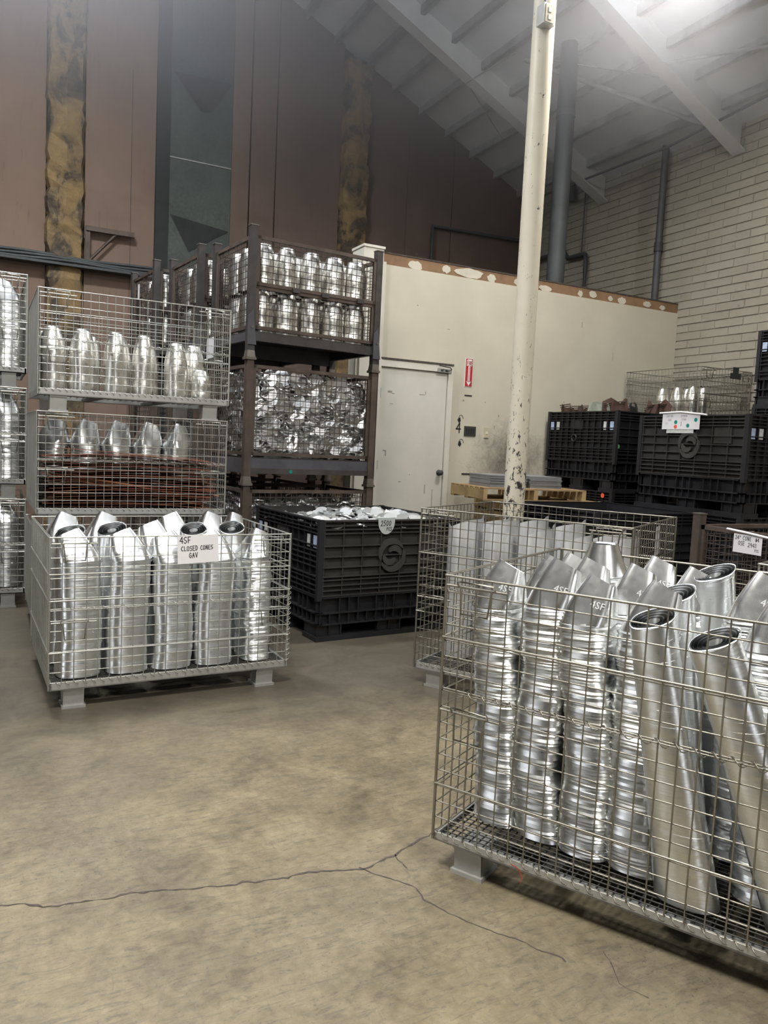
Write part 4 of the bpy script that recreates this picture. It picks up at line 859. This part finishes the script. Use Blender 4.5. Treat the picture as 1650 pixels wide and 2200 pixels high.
for iy in range(7):
    for ix in range(13): scatter(st, F.p(.1+ix*.08, .2+iy*.09, .92+rnd.uniform(-.03, .02)), world_rot(F, rot_disc((rnd.uniform(-.5, .5), rnd.uniform(-.5, .5), 1), rnd.uniform(0, 6.28))), DZ[rnd.randint(0, 2)])
tag(st.build('end_cap_heap', 'zinc_disc'), 'mass of metal end caps filling the middle rack behind its front layer', 'end caps', kind='stuff')
st = MB(); F = T(RA[0], RA[1], 0, RD)
for iy in range(9):
    for ix in range(14):
        for l in range(2): scatter(st, F.p(.09+ix*.077, .07+iy*.088, .86+.03*l+rnd.uniform(-.03, .03)), world_rot(F, rot_disc((rnd.uniform(-.6, .6), rnd.uniform(-.9, .3), 1), rnd.uniform(0, 6.28))), DZ[rnd.randint(0, 2)])
for iz in range(14):
    for ix in range(14): scatter(st, F.p(.09+ix*.077, .08+rnd.uniform(0, .02), .265+iz*.044), world_rot(F, rot_disc((rnd.uniform(-.5, .5), -1, rnd.uniform(-.2, 1.2)), rnd.uniform(0, 6.28))), DZ[rnd.randint(0, 2)])
    for iy in range(8): scatter(st, F.p(.085+rnd.uniform(0, .02), .12+iy*.088, .265+iz*.044), world_rot(F, rot_disc((-1, rnd.uniform(-.5, .5), rnd.uniform(-.2, 1.2)), rnd.uniform(0, 6.28))), DZ[rnd.randint(0, 2)])
tag(st.build('end_cap_heap', 'zinc_disc'), 'mass of metal end caps in the bottom rack behind the black bin', 'end caps', kind='stuff')
# cones showing in the second racks' lower levels
# ------------------------------------------------------------------ near black bin of end caps
FB = T(2.06, 4.95, 0, 5.0)
bulk_bin('black plastic bin full of pale end caps beside the left basket', FB, emblem='front', tags='left', dusty=True)
st = MB(); cnt = 0
def mound(x, y): return .80+.045*math.exp(-((x-.65)**2+(y-.6)**2)*4)+.02*math.sin(7*x+3*y)
for iy in range(12):
    for ix in range(13):
        x = .075+ix*.089+rnd.uniform(-.025, .025); y = .075+iy*.09+rnd.uniform(-.025, .025); nrm = (rnd.uniform(-.5, .5), rnd.uniform(-.75, .35), 1); rm = world_rot(FB, rot_disc(nrm, rnd.uniform(0, 6.28)))
        if iy < 9 and 1 <= ix <= 12 and cnt < 104:
            o = obj('end_cap', DPM[rnd.randint(0, 2)], None, FB.p(x, y, mound(x, y)+.015)); o.rotation_euler = rm.to_euler(); cnt += 1; tag(o, 'loose pale end cap lying on top of the heap in the black bin', 'end cap', 'end caps on top of the near black bin')
        else: scatter(st, FB.p(x, y, mound(x, y)+.01), rm, DZ[rnd.randint(0, 2)])
        scatter(st, FB.p(x+.04, y+.04, mound(x, y)-.012), world_rot(FB, rot_disc((rnd.uniform(-.4, .4), rnd.uniform(-.4, .4), 1), 0)), DZ[0])
for iy in range(20):
    for ix in range(22): pass
m_ = [[FB.p(.04+ix*.057, .04+iy*.053, mound(.04+ix*.057, .04+iy*.053)-.035) for ix in range(21)] for iy in range(21)]
st.rings(m_, True, False)
tag(st.build('end_cap_heap', 'pale_disc'), 'mass of pale end caps filling the near black bin', 'end caps', kind='stuff')
t = thing('half_round_tag', 'grey half-round tag reading 2500 PCS hanging on the near black bin rim', 'tag', FB.p(.545, -.006, .878), FB.a)
m = MB(); n = 18; ring = [(.072*math.cos(math.pi+math.pi*k/n), 0, -.02+.095*math.sin(math.pi+math.pi*k/n)) for k in range(n+1)]+[(.072, 0, .008), (-.072, 0, .008)]; m.add(ring, [tuple(range(len(ring)))]); m.add([(p[0], .002, p[2]) for p in ring], [tuple(range(len(ring)-1, -1, -1))]); m.rings([[(p[0], .002, p[2]) for p in ring], ring], False); m.box((-.072, 0, .006), (.072, .05, .008)); m.build('plate', 'tag_grey', t)
m = MB(); write(m, '2500', -.052, -.052, .038, .005, -.0012, slant=.15); write(m, 'PCS', 0.0, -.088, .026, .004, -.0012, slant=.2); m.build('handwriting', 'ink', t)

# ------------------------------------------------------------------ middle right basket with pale rolled sheets
FM = T(2.266, 3.897, 0, -59.2)
basket('tall wire basket of pale rolled sheets behind the right foreground basket', FM, 1.22, 1.02, 1.06, foot=.10, split=.5, mat='wire_bright', r=.0027, rails=[1.06, .8, .45], n=4, coil_right=False)
def roll(label, F, x, y, z, h, a, b, psi, seed):
    rnd = random.Random(seed); t = thing('sheet_roll', label, 'sheet roll', F.p(x, y, z), F.a+psi, 'pale rolled sheets in the tall basket'); n = 40
    def edge(th): return h-.05+.05*math.cos(th+.5)+.045*max(0, math.cos(2*(th-.4)))**3
    for q, mt, nmv in ((1.0, 'satin_sheet', 'outer_sheet'), (.955, 'satin_sheet', 'inner_sheet'), (.91, 'rim_dark', 'lining')):
        m = MB(); lo = oval(0, 0, 0, a*q, b*q, 0, n, 2.2); md = oval(.006, 0, h*.5, a*q*1.01, b*q*1.01, 0, n, 2.2); up = [(p[0], p[1], edge(2*math.pi*k/n)-.006*(1-q)*20) for k, p in enumerate(oval(0, 0, 0, a*q*.97, b*q*.97, 0, n, 2.2))]
        m.rings([lo, md, up], True); m.build(nmv, mt, t)
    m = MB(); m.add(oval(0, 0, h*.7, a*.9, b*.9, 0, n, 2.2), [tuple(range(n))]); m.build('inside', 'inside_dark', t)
for k, (x, y, h) in enumerate([(.13, .33, .85), (.355, .34, .86), (.58, .34, .83), (.81, .34, .82), (1.06, .35, .84)]): roll('pale rolled sheet, %s in the front row of the tall basket' % (['leftmost', 'second', 'third', 'fourth', 'rightmost'][k]), FM, x, y, .15, h, .105, .135, R(10), 200+k)
for k, (x, y, h) in enumerate([(.14, .75, .82), (.38, .76, .84), (.63, .74, .84), (.88, .75, .80)]): roll('pale rolled sheet, %s in the rear row of the tall basket' % (['leftmost', 'second', 'third', 'rightmost'][k]), FM, x, y, .15, h, .105, .13, R(-15), 210+k)
P = FM.p(1.205, .62, 1.03)
t = sheet('pinned_sheet', 'small paper with coloured dots on the right side of the tall basket', 'paper sign', P, FM.a-math.pi/2, .13, .17, [('I', -.02, -.12, .03, .004)], ry=R(4))
for (x, z, mt) in ((.03, -.055, 'dot_teal'), (.035, -.085, 'dot_orange')): m = MB(); disc(m, x, z, .014, -.002); m.build('sticker', mt, t)

FP = T(2.86, 2.10, 0, -72)
basket('wire basket behind the right foreground basket, only its rim corner showing', FP, 1.22, 1.02, 1.0, foot=.10, mat='wire_mid', r=.0027, rails=[1.0], coil_right=False)
# ------------------------------------------------------------------ black bins by the brick wall
GB = 'black bins by the brick wall'
bulk_bin('open black bin behind the tall basket of rolled sheets', T(4.40, 4.75, 0, 0), 1.18, 1.14, .95, emblem=None, tags=None, dusty=False, group=GB)
bulk_bin('black bin under the scrap-filled bin beside the partition wall', T(5.92, 6.18, 0, 0), 1.19, 1.14, 1.03, emblem=None, tags='left', dusty=False, group=GB)
f1 = bulk_bin('black bin heaped with brown scrap beside the partition wall', T(5.92, 6.18, 1.03, 0), 1.19, 1.14, .87, emblem='front', tags='left', dusty=False, group=GB)
bulk_bin('black bin under the one with the dotted paper', T(5.63, 5.57, 0, -90), 1.21, 1.09, .95, emblem=None, tags='right', dusty=False, group=GB)
f2 = bulk_bin('black bin with round emblem and a dotted white paper on its rim', T(5.63, 5.57, .95, -90), 1.21, 1.09, .87, emblem='front', tags='right', dusty=True, group=GB)
for k in range(2): bulk_bin(['lowest bin of the high stack at the right edge', 'middle bin of the high stack at the right edge'][k], T(6.85, 4.14, .985*k, 0), 1.12, 1.14, .985, emblem=None, tags=None, dusty=False, group=GB)
bulk_bin('highest black bin at the right edge of the picture against the brick wall', T(6.85, 4.14, 1.97, 0), 1.12, 1.14, .76, emblem=None, tags='left', dusty=False, group=GB)
for k in range(2): bulk_bin(['lower bin under the far wire basket', 'upper bin under the far wire basket'][k], T(7.13, 6.2, .87*k, 0), .84, 1.13, .87, emblem=None, tags=None, dusty=False, group=GB)
FF = T(7.13, 6.2, 1.74, 0)
basket('far wire basket in the corner by the brick wall', FF, .84, 1.13, .73, foot=.09, mat='wire_dull', r=.003, rails=[.73, .58, .35], pz=.075, coil_right=False)
for k, (x, y) in enumerate([(.13, .2), (.13, .42), (.14, .66), (.36, .25), (.38, .5)]): tube('mid', 'tube in the far corner basket, %s' % ['nearest left', 'second along the left side', 'third along the left side', 'nearest right', 'rear right'][k], FF.p(x, y, .13), 0, 'tubes in the far corner basket')
t = thing('dark_tag', 'small dark plate hung on the rim of the far wire basket', 'plate', FF.p(.55, -.02, .745)); m = MB(); m.box((-.09, -.004, -.115), (.09, 0, -.05)); m.box((-.05, -.004, -.05), (.045, 0, .02)); m.build('plate', 'green_dark', t)
# stickers on the bins
for parent, loc, rz, mt, lab in ((f1, (.03, -.003, .49), 0, 'dot_green', 'round green sticker'), ):
    m = MB(); disc(m, 0, 0, .024, 0); o = m.build('sticker', mt, parent, loc, (0, 0, rz)); o['label'] = lab
low = [o for o in bpy.data.objects if o.get('label') == 'black bin under the scrap-filled bin beside the partition wall'][0]
m = MB(); disc(m, 0, 0, .026, 0); o = m.build('sticker', 'dot_orange', low, (-.003, .14, .985), (0, 0, R(-90))); o['label'] = 'round orange sticker'
# scrap sticking out of the bin
F = T(5.92, 6.18, 1.90, 0); rnd = random.Random(8)
for k, (x, y, w_, h_, mt, a) in enumerate([(.12, .95, .2, .10, 'scrap_brown', 10), (.15, .72, .16, .09, 'rack_rust', -8), (.12, .42, .34, .13, 'scrap_pale', 20), (.2, .25, .3, .16, 'scrap_brown', 35), (.4, .15, .25, .12, 'green_dark', -20), (.75, .2, .26, .2, 'scrap_brown', 60), (.9, .35, .3, .12, 'scrap_brown', 15), (.55, .6, .5, .1, 'scrap_brown', 80), (.3, .9, .3, .08, 'scrap_brown', 45), (.8, .8, .4, .1, 'scrap_brown', -30)]):
    m = MB(); n = 5; A = []; B = []
    for i in range(n+1):
        u = i/n-.5; A.append((u*w_, .02*math.sin(i*2.1), -.10)); B.append((u*w_*rnd.uniform(.7, 1.1)+.02, .03*math.sin(i*2.1+.6)-.05, h_*rnd.uniform(.4, 1)))
    m.rings([A, B], False, False); m.rings([[(p[0], p[1]+.004, p[2]) for p in B], [(p[0], p[1]+.004, p[2]) for p in A]], False, False); m.rings([B, [(p[0], p[1]+.004, p[2]) for p in B]], False, False)
    if mt == 'scrap_brown':
        for i in range(4): m.tube([(-w_*.4, -.012*i-.01, h_*.2+.02*i), (w_*.4, -.012*i-.01, h_*.35+.02*i)], .006, 4)
    o = m.build('scrap_piece', mt, None, F.p(x, y, 0), (0, 0, R(-90+a))); tag(o, ['dark brown scrap at the wall end of the scrap bin', 'rusty scrap near the wall end of the scrap bin', 'pale green torn sheet sticking out of the scrap bin', 'large brown scrap beside the pale green sheet', 'dark green scrap at the near corner of the scrap bin', 'steep ribbed brown scrap at the far side of the scrap bin', 'low ribbed brown scrap at the far side of the scrap bin', 'wide brown scrap in the centre of the scrap bin', 'brown scrap behind the rusty piece in the scrap bin', 'flat brown scrap at the rear of the scrap bin'][k], 'scrap', 'scrap in the black bin')
st = MB(); st.rings([[F.p(.05+ix*.1, .05+iy*.1, -.10+.04*rnd.random()) for ix in range(12)] for iy in range(11)], False, False); tag(st.build('scrap_heap', 'scrap_brown'), 'brown scrap filling the bin beside the partition wall', 'scrap', kind='stuff')
# dotted paper on the emblem bin
F = T(5.63, 5.57, .95, -90); P = F.p(.505, -.012, .885)
t = sheet('dotted_sheet', 'white paper with teal and orange dots taped to the emblem bin', 'paper sign', P, F.a, .43, .145, [])
m = MB(); write(m, 'S4R-NO', -.17, -.035, .022, .0022, -.002); write(m, 'TNNO', -.15, -.07, .018, .002, -.002); write(m, 'IFT', -.18, -.105, .02, .002, -.002); write(m, 'OTRNSN', .0, -.035, .02, .002, -.002); write(m, 'STONR', .01, -.065, .018, .002, -.002); m.build('faint_writing', 'ink_faint', t)
m = MB(); write(m, 'I', .0, -.115, .035, .004, -.002); m.build('handwriting', 'ink', t)
for (x, z, mt) in ((-.055, -.08, 'dot_teal'), (-.055, -.122, 'dot_orange'), (.085, -.112, 'dot_teal'), (.17, -.06, 'dot_teal')): m = MB(); disc(m, x, z, .018, -.002); m.build('sticker', mt, t)
m = MB(); m.tube([(-.25, -.004, .004), (.0, -.006, .012), (.24, -.004, -.012), (.29, -.004, -.018)], .009, 6); m.build('rolled_top_edge', 'paper', t)
t = thing('card_strip', 'pale card strip below the dotted paper on the emblem bin', 'card', F.p(.505, -.008, .74), F.a); m = MB(); m.box((-.16, -.002, -.035), (.15, 0, .0)); m.build('card', 'label_white', t)

# rusty rack at the right with its paper
FQ = T(4.25, 3.66, 0, -90)
rack('rusty mesh rack at the right edge with a handwritten paper', FQ, 1.16, 1.05, 1.02)
t = sheet('cone_sheet', 'white handwritten paper about cones on the rusty rack at the right edge', 'paper sign', FQ.p(.445, -.012, .965), FQ.a, .205, .118, [('24"', -.09, -.035, .024, .003), ('CONE', -.035, -.036, .026, .003), ('#4', .055, -.036, .022, .003), ('OSE', -.065, -.07, .026, .003), ('2943', .005, -.074, .026, .003), ('PCS', .055, -.1, .016, .002)])
m = MB(); m.tube([(-.155, -.004, .022), (.0, -.005, .012), (.2, -.004, -.006)], .008, 6); m.build('rolled_top_edge', 'paper', t)

# ------------------------------------------------------------------ pallets with grey sheets by the wall
def pallet(label, loc, group):
    t = thing('wooden_pallet', label, 'pallet', loc, R(-8), group)
    for i in range(7): m = MB(); m.box((0, .02+i*.118, .115), (1.2, .11+i*.118, .13)); m.build('deck_board', 'wood_raw', t)
    for i in range(3): m = MB(); m.box((0, .02+i*.355, 0.0), (1.2, .11+i*.355, .015)); m.build('bottom_board', 'wood_raw', t)
    for x in (0, .58, 1.155): m = MB(); m.box((x, .02, .015), (x+.045, .82, .115)); m.build('stringer', 'wood_edge', t)
    return t
p0 = None
for k in range(8):
    lab = 'top pale wooden pallet carrying grey sheets by the partition wall' if k == 7 else 'wooden pallet in the hidden pile under the grey sheets'
    loc = (4.40 if k == 7 else 4.74+.01*(k % 2), 6.36 if k == 7 else 6.40, .13*k)
    if p0 is None: p0 = pallet(lab, loc, 'pallets by the wall')
    else: copy_tree(p0, None, loc, None, lab, 'pallets by the wall')
rnd = random.Random(4)
for g_, (x0, y0, w_, d_) in enumerate([(4.56, 6.50, .42, .5), (5.02, 6.44, .38, .5)]):
    m = MB(); m.box((0, 0, 0), (w_, d_, .0105)); me = m.mesh('grey_sheet', 'sheet_grey')
    for k in range(11):
        o = obj('grey_sheet', me, None, (x0+rnd.uniform(-.006, .006), y0+rnd.uniform(-.008, .008), 1.0405+k*.0113), (0, 0, R(-8+rnd.uniform(-.6, .6)))); tag(o, 'flat grey sheet in the %s stack on the pale pallet' % ['left', 'right'][g_], 'sheet', ['left', 'right'][g_]+' stack of grey sheets on the pallet')

# ------------------------------------------------------------------ added haze volume under the roof, standing in for lens glare
m, t, b = base('glare_haze'); m.cycles.homogeneous_volume = True; t.nodes.remove(b); vs = t.nodes.new('ShaderNodeVolumeScatter'); vs.inputs['Color'].default_value = (.93, .93, 1.0, 1); vs.inputs['Density'].default_value = .078; vs.inputs['Anisotropy'].default_value = .2
t.links.new(vs.outputs[0], t.nodes['Material Output'].inputs['Volume'])
m = MB(); m.hexa([(-8, 4.5, 4.4), (7.99, 4.5, 4.4), (7.99, 10.55, 4.4), (-8, 10.55, 4.4), (-8, 4.5, 12.6), (7.99, 4.5, 5.40), (7.99, 10.55, 5.40), (-8, 10.55, 12.6)])
tag(m.build('haze', 'glare_haze'), 'thin grey haze added under the roof as lens glare', 'haze', kind='stuff')
